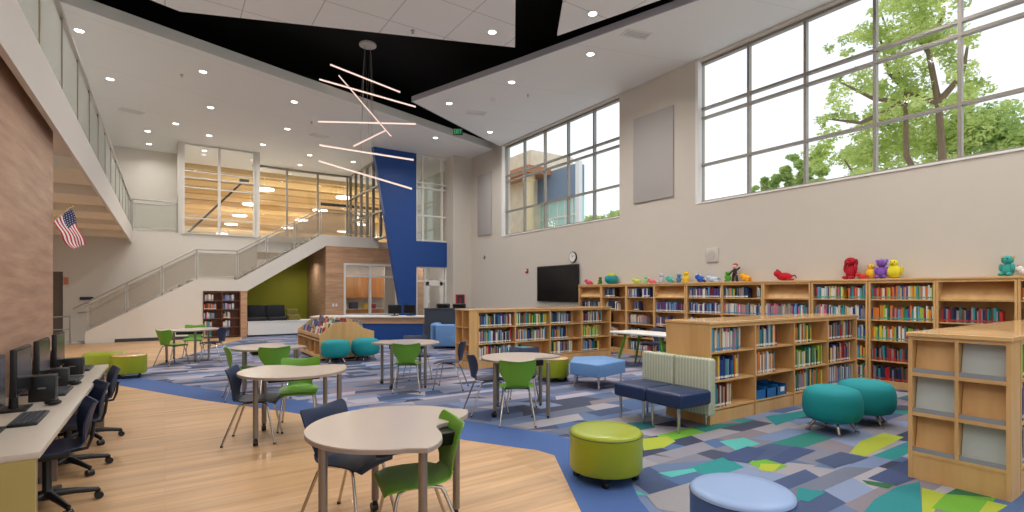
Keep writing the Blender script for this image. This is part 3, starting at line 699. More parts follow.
def leafmat(name, c1, c2):
    m, t, b = new_mat(name)
    tcn = t.nodes.new('ShaderNodeTexCoord'); n = t.nodes.new('ShaderNodeTexNoise'); n.inputs['Scale'].default_value = 1.3
    t.links.new(tcn.outputs['Object'], n.inputs['Vector'])
    r = t.nodes.new('ShaderNodeValToRGB'); r.color_ramp.elements[0].color = c1; r.color_ramp.elements[1].color = c2
    r.color_ramp.elements[0].position = 0.35; r.color_ramp.elements[1].position = 0.65
    t.links.new(n.outputs['Fac'], r.inputs[0]); t.links.new(r.outputs[0], b.inputs['Base Color'])
    b.inputs['Roughness'].default_value = 0.6
    tl = t.nodes.new('ShaderNodeBsdfTranslucent'); t.links.new(r.outputs[0], tl.inputs['Color'])
    mx = t.nodes.new('ShaderNodeMixShader'); mx.inputs[0].default_value = 0.45
    t.links.new(b.outputs[0], mx.inputs[1]); t.links.new(tl.outputs[0], mx.inputs[2])
    t.links.new(mx.outputs[0], t.nodes['Material Output'].inputs['Surface'])
    return m
M_leaf = leafmat('bright_green_leaves', rgb(176, 196, 104), rgb(226, 236, 156))
M_leaf2 = leafmat('mid_green_leaves', rgb(164, 190, 116), rgb(216, 230, 150))
M_bark = mat('grey_brown_bark', rgb(128, 108, 86), 0.9, noise=0.2, nscale=6)
def foliage(b, clusters, n, size, rnd):
    tot = sum(c[3] ** 2 for c in clusters)
    for (x, y, z, r) in clusters:
        for _ in range(int(n * r * r / tot)):
            d = Vector((rnd.gauss(0, 1), rnd.gauss(0, 1), rnd.gauss(0, 1))).normalized() * (r * (0.25 + 0.85 * rnd.random() ** 0.5))
            p = Vector((x, y, z)) + Vector((d.x, d.y, d.z * 0.75))
            u = Vector((rnd.gauss(0, 1), rnd.gauss(0, 1), rnd.gauss(0, 0.6))).normalized(); w_ = u.cross(Vector((rnd.gauss(0, 1), rnd.gauss(0, 1), rnd.gauss(0, 1)))).normalized()
            s_ = size * rnd.uniform(0.6, 1.3)
            b.add([p - u * s_, p + w_ * s_ * 0.5, p + u * s_, p - w_ * s_ * 0.5], [(0, 1, 2, 3)])
def tree(name_label, clusters, trunk, branches, n, size, lm, seed):
    rnd = random.Random(seed)
    t = thing('tree', name_label, 'tree', trunk[0])
    o = Vector(trunk[0]); cl = [(c[0] - o.x, c[1] - o.y, c[2] - o.z, c[3]) for c in clusters]
    cl = [(x + rnd.uniform(-1, 1) * r * .8, y + rnd.uniform(-1, 1) * r * .9, z + rnd.uniform(-1, 1) * r * .8, r * rnd.uniform(.35, .62)) for (x, y, z, r) in cl for _ in range(5)]
    b = mb(lm); foliage(b, cl, n, size, rnd); b.build('foliage', t)
    b = mb(M_bark)
    b.tube([Vector(p) - o for p in trunk], [0.15 - 0.10 * i / (len(trunk) - 1) for i in range(len(trunk))], 8)
    for br in branches: b.tube([Vector(p) - o for p in br], [0.13 - 0.10 * i / (len(br) - 1) for i in range(len(br))], 6)
    b.build('trunk', t, True)
def wp(x, y, X=24.0):   # direction measured from the big window photograph detail -> point on the plane X
    u, v = 680 + x / 2.439, y / 2.439
    r = (u - 512) / FPX; k_ = X / (sC + r * cC)
    return (X, k_ * (cC - r * sC), 1.6 + k_ * (293 - v) / FPX)
rnd = random.Random(3)
cl = []
for (x, y, r) in [(430,95,22),(385,118,16),(462,60,16),(500,45,34),(560,60,44),(610,30,40),(520,5,30),(600,-30,50),(650,-10,40),(640,90,36),(590,110,30),(505,110,30),(420,200,30),(380,205,16),(460,215,32),(400,250,26),(365,275,18),(440,285,36),(510,190,34),(560,170,30),(620,170,34),(690,110,22),(700,190,30),(725,215,22),(690,240,24),(640,230,34),(560,240,30),(500,250,32),(350,295,16),(540,-60,50),(660,-70,50)]:
    p = wp(x, y, 23.2 + rnd.uniform(-1.4, 1.8)); cl.append((p[0], p[1], p[2], r / 2.439 * 0.055 * 0.92))
T0 = wp(640, 380); T1 = wp(630, 250); T2 = wp(605, 120); T3 = wp(585, 0); T4 = wp(570, -80)
S0 = wp(552, 380); S1 = wp(550, 250); S2 = wp(520, 120)
tree('tall leafy tree with forked trunk outside the large right window', cl,
     [(T0[0], T0[1], -0.05), T0, T1, T2, T3, T4],
     [[T1, wp(690, 180), wp(705, 90)], [T1, wp(560, 230), wp(510, 180), wp(480, 60)], [(T0[0], T0[1], T0[2] - 2.5), S0, S1, S2, wp(490, 30)], [S1, wp(470, 240), wp(390, 200)], [T2, wp(640, 40), wp(650, -30)], [T2, wp(560, 60), wp(440, 90)], [S1, wp(440, 300), wp(360, 290)]],
     16000, 0.08, M_leaf, 5)
low = [('bushy green tree under the tall tree, filling the foot of the large window', [(400,340,44),(460,340,44),(520,320,50),(580,300,50),(640,310,46),(480,390,50),(560,380,55),(640,370,50),(420,400,40),(350,370,34)], wp(520, 420, 27), 27, M_leaf),
       ('leafy tree at the right edge of the large window', [(710,300,44),(760,290,34),(790,320,40),(830,335,44),(740,350,50),(700,360,46),(860,350,50),(900,330,50)], wp(760, 430, 28), 28, M_leaf2),
       ('small tree at the lower left of the tall tree, outside the large window', [(275,395,20),(255,425,22),(285,435,24),(225,445,18),(200,452,16),(315,410,24),(340,430,30),(300,460,30),(180,470,14)], wp(280, 470, 30), 30, M_leaf2)]
for i, (lb, cs, base, X, lm) in enumerate(low):
    cl = []
    for (x, y, r) in cs:
        p = wp(x, y, X + rnd.uniform(-1, 1)); cl.append((p[0], p[1], p[2], r / 2.439 * 0.064))
    tree(lb, cl, [(base[0], base[1], -0.05), (base[0], base[1], base[2] * 0.6), (base[0], base[1] + 0.3, base[2] + 0.5)], [[(base[0], base[1], base[2] * 0.6), (base[0], base[1] + 2, base[2] + 1)]], 11000, 0.105, lm, 40 + i)
def wp2(u, v, X):
    r = (u - 512) / FPX; k_ = X / (sC + r * cC)
    return (X, k_ * (cC - r * sC), 1.6 + k_ * (293 - v) / FPX)
cs = [wp2(600, 222, 40), wp2(592, 226, 40), wp2(608, 225, 40), wp2(616, 230, 40)]
tree('distant green treetop low in the far window', [(p[0], p[1], p[2], 1.6) for p in cs], [(cs[0][0], cs[0][1], -0.05), (cs[0][0], cs[0][1], cs[0][2])], [], 1200, 0.3, M_leaf2, 77)

# ================================================================== BOOKCASES
BOOKCOL = {'navy': rgb(34,44,84), 'dark blue': rgb(40,66,128), 'light blue': rgb(110,160,200), 'red': rgb(178,40,42), 'maroon': rgb(104,32,44), 'orange': rgb(222,122,44), 'yellow': rgb(226,194,70), 'green': rgb(60,132,72), 'dark green': rgb(34,74,56), 'lime': rgb(158,190,70), 'teal': rgb(40,140,146), 'white': rgb(226,222,212), 'cream': rgb(212,198,170), 'grey': rgb(138,136,138), 'black': rgb(28,26,30), 'brown': rgb(108,74,54), 'purple': rgb(98,64,132), 'pink': rgb(208,110,140), 'tan': rgb(186,154,116)}
BM = {k_: mat('book_cover_' + k_.replace(' ', '_'), v, 0.45) for k_, v in BOOKCOL.items()}
M_tag = mat('spine_label_white', rgb(236, 236, 230), 0.6); M_tagt = mat('spine_label_teal', rgb(60, 170, 150), 0.6); M_tagr = mat('spine_label_red', rgb(190, 60, 60), 0.6)
M_tagb = mat('spine_label_blue', rgb(70, 140, 190), 0.6)
STY = {
 'mixed': (['navy','dark blue','light blue','red','maroon','orange','yellow','green','dark green','teal','white','cream','grey','black','brown','purple','tan','white','cream','dark blue'], M_tag),
 'rainbow': (['red','orange','yellow','lime','light blue','teal','white','green','dark blue','pink','purple','yellow','orange','white'], M_tagt),
 'pale': (['white','cream','grey','light blue','tan','pink','white','cream','teal','grey','dark blue'], M_tagb),
 'purple': (['purple','navy','light blue','grey','white','purple','dark blue','maroon'], M_tag),
 'reds': (['maroon','red','black','navy','dark green','teal','red','brown','grey'], M_tagr),
 'dark': (['black','navy','dark blue','grey','white','dark green','black'], M_tag),
 'blues': (['dark blue','light blue','teal','black','navy','green','grey','orange','yellow'], M_tag),
 'gold': (['brown','tan','cream','orange','white','maroon','light blue','teal'], M_tag),
 'green': (['green','lime','dark green','white','yellow','red','teal'], M_tag),
}
BOOKS = []   # (world matrix, thickness, height, depth, colour, label mat, label text)
ORD = ['first','second','third','fourth','fifth','sixth','seventh','eighth','ninth','tenth','eleventh','twelfth','thirteenth','fourteenth','fifteenth','sixteenth','seventeenth','eighteenth','nineteenth','twentieth','twenty-first','twenty-second','twenty-third','twenty-fourth','twenty-fifth','twenty-sixth','twenty-seventh','twenty-eighth','twenty-ninth','thirtieth','thirty-first','thirty-second','thirty-third','thirty-fourth','thirty-fifth','thirty-sixth','thirty-seventh','thirty-eighth','thirty-ninth','fortieth']
brnd = random.Random(99)
def fill_shelf(M, x0, x1, z, style, where, hmax=0.28, hmin=0.19, yfront=0.03, tk=(0.014, 0.034), depth=(0.13, 0.19)):
    cols, tagm = STY[style]
    x = x0; n = 0; out = []
    while x < x1:
        t_ = brnd.uniform(*tk)
        if x + t_ > x1: break
        h = brnd.uniform(hmin, hmax); d = brnd.uniform(*depth)
        c = brnd.choice(cols)
        lean = 0.0
        if brnd.random() < 0.06: lean = R(brnd.uniform(-4, -1.5))
        y = yfront + brnd.uniform(0, 0.012)
        if lean: x += h * math.sin(-lean) * 0.5 + 0.001
        B = M @ Matrix.Translation((x, y, z + 0.0005)) @ Matrix.Rotation(lean, 4, 'Y')
        if lean: B = M @ Matrix.Translation((x, y, z + 0.0005 )) @ Matrix.Rotation(lean, 4, 'Y')
        out.append([B, t_, h, d, c, tagm, n])
        x += t_ + 0.0012 + (h * math.sin(-lean) * 0.0)
        n += 1
    for r_ in out:
        BOOKS.append((r_[0], r_[1], r_[2], r_[3], r_[4], r_[5], '%s book, %s from left, %s' % (r_[4], ORD[min(r_[6], 39)], where)))
def book_geo(b, t_, h, d, c, tagm, M=None):
    cov = BM[c]; e = 0.002
    b.use(cov)
    b.box((0, 0.003, 0), (e, d, h), M).box((t_ - e, 0.003, 0), (t_, d, h), M)
    # rounded spine
    P = [(0, 0.003), (t_ * 0.25, 0.0006), (t_ * 0.75, 0.0006), (t_, 0.003), (t_, 0.006), (0, 0.006)]
    b.prism(P, 0, h, M)
    b.use(M_paper).box((e, 0.006, 0.003), (t_ - e, d - 0.004, h - 0.004), M)
    b.use(tagm).box((t_ * 0.12, -0.0004, 0.018), (t_ * 0.88, 0.001, 0.045), M)

def case(name, label, org, rz, depth, bays, height, shelves, base=0.1, double=False, th=0.02, topm=M_maplet, endend=False, cat='bookcase', group=None, backm=None):
    """bookcase: local x along front, y depth, origin front-left at the floor. bays=list of divider x."""
    t = thing(name, label, cat, org, rz, group)
    W = bays[-1]; x0 = bays[0]
    for i, x in enumerate(bays):
        nm = 'side_panel' if i in (0, len(bays) - 1) else 'divider'
        ww = 0.03 if nm == 'side_panel' else 0.024
        xx = x if i == 0 else (x - ww if i == len(bays) - 1 else x - ww / 2)
        mb(M_maple).box((xx, 0, 0), (xx + ww, depth, height - 0.035)).build(nm, t)
    mb(topm).rbox((x0 - 0.012, -0.012, height - 0.035), (W + 0.012, depth + 0.012, height), 0.006, 2).build('top', t)
    yb = depth / 2 if double else depth - 0.012
    mb(M_maple).box((x0 + 0.03, yb - 0.006, base), (W - 0.03, yb + 0.006, height - 0.035)).build('back_panel', t)
    for a, b_ in zip(bays, bays[1:]):
        sides = [(0.012, yb - 0.006)] + ([(yb + 0.006, depth - 0.012)] if double else [])
        mb(M_maple).box((a + 0.015, 0.012, 0), (b_ - 0.015, 0.03, base)).build('toe_kick', t)
        mb(M_maple).box((a + 0.012, 0.004, height - 0.075), (b_ - 0.012, 0.022, height - 0.035)).build('top_rail', t)
        for z in shelves:
            for (s0, s1) in sides:
                mb(M_maple).box((a + 0.012, s0, z - th), (b_ - 0.012, s1, z)).build('shelf', t)
    return t

# wall bookcases along the right wall: one unit per bay, facing the room
BAYY = [11.46, 10.52, 9.58, 8.65, 7.70, 6.78, 5.84, 4.89, 3.94, 3.00, 2.06, 1.12, 0.18, -0.76]
WSH = [0.12, 0.455, 0.80, 1.145, 1.495]
BX = 10.08
wall_lab = ['farthest tall wall bookcase, beside the television', 'tall wall bookcase second from the television end', 'tall wall bookcase third from the television end, black and pale books on top shelf', 'tall wall bookcase with an empty top shelf, just left of the low bookcase', 'tall wall bookcase with purple and blue books on its two top shelves', 'tall wall bookcase under the yellow-orange toy, books in blue and orange', 'tall wall bookcase with empty top shelf under the lone red toy', 'tall wall bookcase under the red plush dog', 'tall wall bookcase full of rainbow coloured books on every shelf', 'tall wall bookcase with empty top shelf behind the near display bookcase', 'tall wall bookcase at the right edge of the picture']
wfill = [ # per bay: list of (x0,x1,style) per shelf from top to bottom
 [[], [(.1,.8,'dark')], [(.3,.7,'dark')], [], []],
 [[(.10,.5,'dark')], [(.15,.6,'dark')], [(.1,.3,'dark')], [(.1,.5,'pale')], [(.1,.3,'dark')]],
 [[(.03,.38,'pale'),(.50,.78,'dark')], [(.22,.42,'dark')], [(.03,.68,'pale')], [(.05,.5,'dark')], [(.1,.7,'pale')]],
 [[], [(.03,.92,'purple')], [(.03,.45,'purple')], [(.05,.6,'dark')], [(.05,.8,'mixed')]],
 [[(.05,.92,'purple')], [(.05,.92,'purple')], [(.03,.7,'mixed')], [(.03,.6,'mixed')], [(.03,.7,'mixed')]],
 [[(.03,.62,'blues'),(.78,.91,'pale')], [(.03,.92,'pale')], [(.03,.8,'mixed')], [(.03,.7,'mixed')], [(.03,.5,'mixed')]],
 [[], [(.02,.92,'pale')], [(.03,.8,'pale')], [(.03,.8,'mixed')], [(.03,.7,'mixed')]],
 [[(.03,.54,'rainbow'),(.60,.91,'rainbow')], [(.03,.92,'pale')], [(.03,.9,'rainbow')], [(.03,.92,'rainbow')], [(.03,.9,'rainbow')]],
 [[(.02,.91,'rainbow')], [(.02,.92,'rainbow')], [(.02,.92,'rainbow')], [(.02,.92,'reds')], [(.02,.92,'reds')]],
 [[], [(.02,.78,'reds')], [(.02,.9,'rainbow')], [(.02,.9,'reds')], [(.02,.9,'reds')]],
 [[(.02,.7,'blues')], [(.02,.9,'mixed')], [(.02,.9,'rainbow')], [(.02,.9,'reds')], [(.02,.9,'reds')]],
]
SHN = ['top shelf', 'second shelf', 'middle shelf', 'fourth shelf', 'bottom shelf']
BAYNAME = ['wall bookcase beside television', 'second wall bookcase from television', 'third wall bookcase from television', 'fourth wall bookcase from television', 'fifth wall bookcase from television', 'sixth wall bookcase from television', 'wall bookcase under lone red toy', 'wall bookcase under red plush dog', 'rainbow filled wall bookcase', 'wall bookcase behind display unit', 'wall bookcase at right edge']
wc0 = None
for i in range(len(BAYY) - 1):
    y0, y1 = BAYY[i], BAYY[i + 1]; wd = y0 - y1 - 0.004
    lab = wall_lab[i] if i < len(wall_lab) else 'tall wall bookcase out of the picture to the right'
    if wc0 is None:
        wc0 = case('wall_bookcase', lab, (BX, y0, 0), R(-90), 0.31, [0, 0.936], 1.845, WSH, 0.1, group='tall bookcases along the right wall')
        wcase = wc0
    else:
        wcase = place(wc0, False, (BX, y0, 0), R(-90), lab)
    if i in (3, 6, 9):
        M2 = Matrix.Translation((0, 0.06, 1.50)) @ Matrix.Rotation(R(-35), 4, 'X')
        mb(M_maple).box((0.02, 0, 0), (0.914, 0.012, 0.34), M2).build('slanted_shelf', wcase)
    if i < len(wfill):
        M = Matrix.Translation((BX, y0, 0)) @ Matrix.Rotation(R(-90), 4, 'Z')
        for sidx, segs in enumerate(wfill[i]):
            z = WSH[4 - sidx]
            for q, (a, b_, sty) in enumerate(segs):
                pre = '' if len(segs) == 1 else ('left run, ' if q == 0 else 'right run, ')
                fill_shelf(M, a + 0.02, b_ , z, sty, pre + SHN[sidx] + ', ' + BAYNAME[i], hmax=0.25 if sidx else 0.24, hmin=0.18)
mb(M_maple).box((0.02, 0, 0), (0.914, 0.012, 0.34), Matrix.Translation((0, 0.06, 1.50)) @ Matrix.Rotation(R(-35), 4, 'X')).build('slanted_shelf', wc0)

# middle low double-faced bookcase behind the loveseat
LSH = [0.185, 0.52, 0.875]
MBX = [0, 0.975, 1.95, 2.93, 3.90]
MORG = (5.46, 3.82, 0)
case('low_bookcase', 'low double-sided maple bookcase behind the navy loveseat, blue bins on its lower shelf', MORG, 0, 0.66, MBX, 1.25, LSH, 0.15, double=True)
M = Matrix.Translation(MORG)
N3 = ['top shelf', 'middle shelf', 'bottom shelf']
mf = [[(.04,.70,'pale'),(.04,.66,'blues'),(.04,.50,'gold')], [(.03,.60,'gold'),(.03,.54,'gold'),None], [(.03,.56,'green'),(.03,.88,'green'),(.03,.88,'blues')], [(.03,.88,'mixed'),(.03,.82,'mixed'),(.03,.90,'pale')]]
for i, f_ in enumerate(mf):
    for s_, seg in enumerate(f_):
        if seg: fill_shelf(M, MBX[i] + seg[0], MBX[i] + seg[1], LSH[2 - s_], seg[2], '%s, %s bay, bookcase behind loveseat' % (N3[s_], ORD[i]), hmax=0.30, hmin=0.22, tk=(0.016, 0.04), yfront=0.03)
# blue bins
M_bin = mat('blue_bin_plastic', rgb(24, 104, 168), 0.4)
for i in range(3):
    o = thing('book_bin', 'blue plastic bin, %s of three on the bottom shelf of the low bookcase' % ('left', 'middle', 'right')[i], 'bin', (MORG[0] + 1.13 + 0.26 * i, MORG[1] + 0.16, 0.1855), group='blue bins in the low bookcase')
    b = mb(M_bin).box((-.11, -.13, 0), (.11, .13, .008))
    b.box((-.12, -.14, 0), (-.11, .14, .15)).box((.11, -.14, 0), (.12, .14, .15)).box((-.12, .13, 0), (.12, .14, .17)).box((-.12, -.14, 0), (.12, -.13, .12))
    b.build('tub', o)
    if i == 2: mb(M_tag).box((-.04, -.143, .05), (.06, -.14, .11)).build('label_card', o)
# far left low bookcase
LORG = (5.47, 9.42, 0); LBX = [0, 0.975, 1.95, 2.93, 3.90]
case('low_bookcase', 'low double-sided maple bookcase full of books in front of the television', LORG, 0, 0.62, LBX, 1.26, LSH, 0.15, double=True)
M = Matrix.Translation(LORG)
lf = [[(.03,.90,'mixed'),(.03,.90,'mixed'),(.03,.88,'mixed')], [(.03,.90,'green'),(.03,.86,'mixed'),(.03,.2,'dark')], [(.03,.66,'blues'),(.03,.58,'blues'),(.03,.68,'mixed')], [(.03,.70,'mixed'),(.03,.62,'green'),(.03,.60,'blues')]]
for i, f_ in enumerate(lf):
    for s_, seg in enumerate(f_):
        fill_shelf(M, LBX[i] + seg[0], LBX[i] + seg[1], LSH[2 - s_], seg[2], '%s, %s bay, bookcase before television' % (N3[s_], ORD[i]), hmax=0.29, hmin=0.21, tk=(0.016, 0.036))
# its end unit of open cubbies facing left
eu = thing('end_bookcase', 'narrow end unit of open cubbies on the low bookcase before the television', 'bookcase', (5.27, 10.04, 0), R(-90))
for x in (0, 0.30, 0.60):
    mb(M_maple).box((x, 0, 0), (x + 0.025, 0.19, 1.225)).build('side_panel' if x != 0.30 else 'divider', eu)
mb(M_maplet).rbox((-0.01, -0.012, 1.225), (0.635, 0.195, 1.26), 0.006, 2).build('top', eu)
mb(M_maple).box((0.0, 0.175, 0.1), (0.62, 0.192, 1.225)).build('back_panel', eu)
for x in (0.02, 0.32):
    mb(M_maple).box((x, 0.01, 0), (x + 0.29, 0.03, 0.15)).build('toe_kick', eu)
    for z in LSH: mb(M_maple).box((x, 0.01, z - 0.02), (x + 0.29, 0.18, z)).build('shelf', eu)
# near right low bookcase, display end facing the camera side
RORG = (5.62, 1.13, 0); RBX = [0, 0.93, 1.86, 2.79, 3.5]
case('low_bookcase', 'low double-sided maple bookcase at the right edge, joined to the display unit', RORG, 0, 0.66, RBX, 1.262, [0.20, 0.55, 0.90], 0.16, double=True)
M = Matrix.Translation(RORG)
rf = [[(.03,.80,'green'),(.03,.85,'mixed'),(.03,.80,'dark')], [(.03,.80,'mixed'),(.03,.85,'reds'),(.03,.80,'dark')]]
for i, f_ in enumerate(rf):
    for s_, seg in enumerate(f_):
        fill_shelf(M, RBX[i] + seg[0], RBX[i] + seg[1], [0.20, 0.55, 0.90][2 - s_], seg[2], '%s, %s bay, bookcase at right edge' % (N3[s_], ORD[i]), hmax=0.31, hmin=0.24, tk=(0.014, 0.03))
du = thing('display_bookcase', 'maple display unit with six cubbies and grey slanted panels, nearest on the right', 'bookcase', (5.36, 1.79, 0), R(-90))
mb(M_maple).box((0, 0, 0), (0.03, 0.245, 1.225)).build('side_panel', du)
mb(M_maple).box((0.63, 0, 0), (0.66, 0.245, 1.225)).build('side_panel', du)
mb(M_maple).box((0.318, 0.0, 0.206), (0.342, 0.222, 1.224)).build('divider', du)
mb(M_maplet).rbox((-0.012, -0.015, 1.225), (0.672, 0.246, 1.262), 0.006, 2).build('top', du)
mb(M_maple).box((0.03, 0.225, 0.1), (0.63, 0.24, 1.225)).build('back_panel', du)
mb(M_maple).box((0.03, 0.008, 0), (0.63, 0.03, 0.205)).build('base_panel', du)
for z in (0.205, 0.545, 0.885, 1.195):
    mb(M_maple).box((0.03, 0.003, z), (0.318, 0.225, z + 0.03)).build('shelf', du); mb(M_maple).box((0.342, 0.003, z), (0.63, 0.225, z + 0.03)).build('shelf', du)
k = 0
for ri, z in enumerate((0.235, 0.575, 0.915)):
    for ci, (xa, xb) in enumerate(((0.032, 0.316), (0.344, 0.628))):
        greyp = (ri + ci) % 2 == 1
        # top row: right grey ; middle: left grey ; bottom: right grey
        M2 = Matrix.Translation((0, 0.05, z + 0.004)) @ Matrix.Rotation(R(-11), 4, 'X')
        hh = 0.296
        mb(M_frost if (ri == 1) == (ci == 0) else M_maple).box((xa + 0.003, 0, 0), (xb - 0.003, 0.008, hh), M2).build('slanted_panel', du)
        mb(M_lip).box((xa, 0.006, z), (xb, 0.012, z + 0.038)).build('display_lip', du)

# built-in shelf in the stair wall
sh = thing('built_in_bookcase', 'dark wooden bookcase set into the white stair wall', 'bookcase', (1.10, 20.96, 0))
M_dw = wood('walnut_shelf', rgb(128, 78, 50), rgb(96, 56, 34), (5, 5, 0.8), 0.5)
for x in (0, 0.575, 1.145): mb(M_dw).box((x, 0, 0.0), (x + 0.025, 0.3, 1.67)).build('side_panel' if x != 0.575 else 'divider', sh)
mb(M_dw).box((0, 0.285, 0), (1.17, 0.3, 1.67)).build('back_panel', sh)
NSH = [0.06, 0.385, 0.70, 1.02, 1.33, 1.64]
for z in NSH: mb(M_dw).box((0.0, 0.002, z - 0.025), (1.17, 0.285, z)).build('shelf', sh)
M = Matrix.Translation((1.10, 20.96, 0))
nf = {0: [(.03,.3),(.62,.82)], 1: [(.03,.3),(.62,.85)], 2: [(.03,.36),(.62,.88)], 3: [(.03,.42),(.62,1.0)], 4: [(.03,.34),(.60,.97)]}
for k_, segs in nf.items():
    for q, (a, b_) in enumerate(segs):
        fill_shelf(M, a, b_, NSH[k_], 'pale' if (k_ + q) % 3 else 'gold', '%s shelf up, %s half, stair wall bookcase' % (ORD[k_], ('left', 'right')[q]), hmax=0.24, hmin=0.17, tk=(0.02, 0.045))

# ---- picture book display unit
DX, DY = 3.0, 12.5
pd = thing('book_browser', 'low maple picture book browser with gabled end panels and slanted book bins', 'bookcase', (DX, DY, 0))
prof = [(0, 0.05), (0, 0.62), (0.06, 0.66), (0.36, 0.90), (0.86, 0.90), (1.04, 0.74), (1.30, 0.66), (1.30, 0.05)]
mb(M_maple).xz(prof, 0, 0.03).build('end_panel', pd)
mb(M_maple).xz(prof, 2.37, 2.40).build('end_panel', pd)
mb(M_maple).box((0.0, 0.03, 0.05), (1.30, 2.37, 0.12)).build('base', pd)
mb(M_maple).box((0.64, 0.03, 0.12), (0.66, 2.37, 0.84)).build('spine_board', pd)
mb(M_maple).box((0.0, 0.03, 0.50), (1.30, 2.37, 0.53)).build('bin_floor', pd)
for y in (0.62, 1.2, 1.78): mb(M_maple).xz([(0.02, 0.12), (0.02, 0.58), (0.36, 0.80), (0.94, 0.80), (1.28, 0.58), (1.28, 0.12)], y - 0.01, y + 0.01).build('divider', pd)
for z in (0.53, 0.56):
    pass
mb(M_maple).box((0.0, 0.03, 0.46), (0.02, 2.37, 0.62)).build('front_lip', pd)
mb(M_maple).box((1.28, 0.03, 0.46), (1.30, 2.37, 0.62)).build('front_lip', pd)
prnd = random.Random(12)
def browser_books():
    names = list(BOOKCOL)
    for row, (x, z, nm) in enumerate(((0.06, 0.53, 'front row'), (0.26, 0.64, 'middle row'), (0.46, 0.72, 'top row'))):
        if row: mb(M_maple).box((x - 0.02, 0.03, z - 0.02), (x + 0.17, 2.37, z)).build('bin_floor', pd)
        y = 0.08; n = 0
        while y < 2.2:
            wd = prnd.uniform(0.17, 0.25); hh = prnd.uniform(0.2, 0.28)
            c = prnd.choice(['dark blue', 'white', 'light blue', 'cream', 'black', 'red', 'grey', 'white', 'light blue'])
            M_ = Matrix.Translation((DX + x + 0.02, DY + y + wd, z + 0.001)) @ Matrix.Rotation(R(-90), 4, 'Z') @ Matrix.Rotation(R(-14), 4, 'X')
            b = mb(BM[c]).box((0, 0, 0), (wd, 0.012, hh), M_)
            b.use(BM[prnd.choice(names)]).box((wd * 0.12, -0.001, hh * 0.35), (wd * 0.88, 0.0, hh * 0.85), M_)
            b.build('picture_book', label='%s picture book, %s from near end, %s of the low browser' % (c, ORD[n], nm), cat='book', group='picture books in the low browser')
            y += wd + 0.015; n += 1
browser_books()
for q in range(8):
    M_ = Matrix.Translation((DX + 1.05, DY + 0.12 + q * 0.27, 0.72)) @ Matrix.Rotation(R(-90), 4, 'Z') @ Matrix.Rotation(R(10), 4, 'X')
    c = prnd.choice(['white', 'light blue', 'red', 'cream', 'grey'])
    mb(BM[c]).box((-0.2, 0, 0), (0, 0.012, 0.2), M_).build('picture_book', label='%s picture book, %s from near end, far side of the browser' % (c, ORD[q]), cat='book', group='picture books on the far side')
mb(M_maple).box((0.86, 0.03, 0.70), (1.12, 2.37, 0.72)).build('bin_floor', pd)

# ================================================================== TABLES AND CHAIRS
def table_outline(Rr, bite, dip=0.28, half=R(46), n=72, sx=1.0):
    P = []
    for k_ in range(n):
        a = 2 * PI * k_ / n
        d = (a - bite + PI) % (2 * PI) - PI
        r = Rr
        if abs(d) < half: r = Rr - dip * (0.5 + 0.5 * math.cos(PI * d / half)) ** 0.6
        elif abs(d) < half + R(14): r = Rr * (1 + 0.08 * math.sin(PI * (abs(d) - half) / R(14)))
        P.append((r * math.cos(a) * sx, r * math.sin(a)))
    return P
def make_table(label, loc, Rr, bite, legs, topcol=M_ctop, sx=1.0, group='round student tables', tray=(0, 0)):
    t = thing('round_table', label, 'table', loc, 0, group)
    P = table_outline(Rr, bite, sx=sx)
    b = mb(topcol).prism(P, 0.715, 0.74); b.use(M_cedge)
    b.prism([(x * 1.004, y * 1.004) for x, y in P], 0.712, 0.734)
    b.build('tabletop', t, False)
    mb(M_blk).rbox((tray[0] - 0.27, tray[1] - 0.16, 0.62), (tray[0] + 0.27, tray[1] + 0.16, 0.705), 0.01, 2).build('book_tray', t)
    for i, (x, y) in enumerate(legs):
        caster = i % 2 == 0
        z0 = 0.09 if caster else 0.035
        l = mb(M_legm).tube([(x, y, 0.715), (x, y, z0)], 0.026, 16).build('leg', t, True)
        if caster:
            mb(M_blk).tube([(x, y, 0.09), (x, y, 0.07)], 0.018, 10).tube([(x - 0.022, y + 0.02, 0.032), (x + 0.022, y + 0.02, 0.032)], 0.032, 14).build('caster', l, True)
        else:
            mb(M_blk).tube([(x, y, 0.036), (x, y, 0.0)], 0.016, 10).build('glide', l, True)
    return t
make_table('large round table at the bottom centre with a scooped edge, nearest the camera', (1.25, 3.21, 0.006), 0.555, R(-42), [(0.02, 0.46), (-0.50, -0.16), (-0.03, -0.49), (0.50, 0.11)], tray=(0.05, -0.1))
make_table('round table on the wood floor behind the nearest one, navy and green chairs around it', (1.19, 6.12, 0.006), 0.56, R(60), [(-0.41, -0.20), (0.38, -0.43), (-0.24, 0.42), (0.42, 0.32)], tray=(0, 0.1))
make_table('round table at left centre, third from the camera, in front of the book browser', (1.40, 9.10, 0), 0.555, R(20), [(-0.40, -0.28), (-0.30, 0.42), (0.35, -0.40), (0.45, 0.30)], M_ctop)
make_table('round table in front of the dark desk and pale blue sofa', (3.52, 8.52, 0), 0.56, R(-150), [(-0.40, -0.32), (0.12, -0.50), (-0.35, 0.28), (0.40, 0.35)], M_ctop)
make_table('round white table in the centre with green and navy chairs, left of the lime drum', (3.98, 5.70, 0), 0.53, R(-70), [(-0.47, -0.10), (0.08, -0.50), (-0.1, 0.42), (0.45, 0.15)], M_ctop)
make_table('round table farthest away by the bookcase in the stair wall', (0.48, 14.5, 0), 0.62, R(100), [(-0.45, -0.2), (0.1, -0.5), (-0.3, 0.42), (0.42, 0.3)], M_ctop)
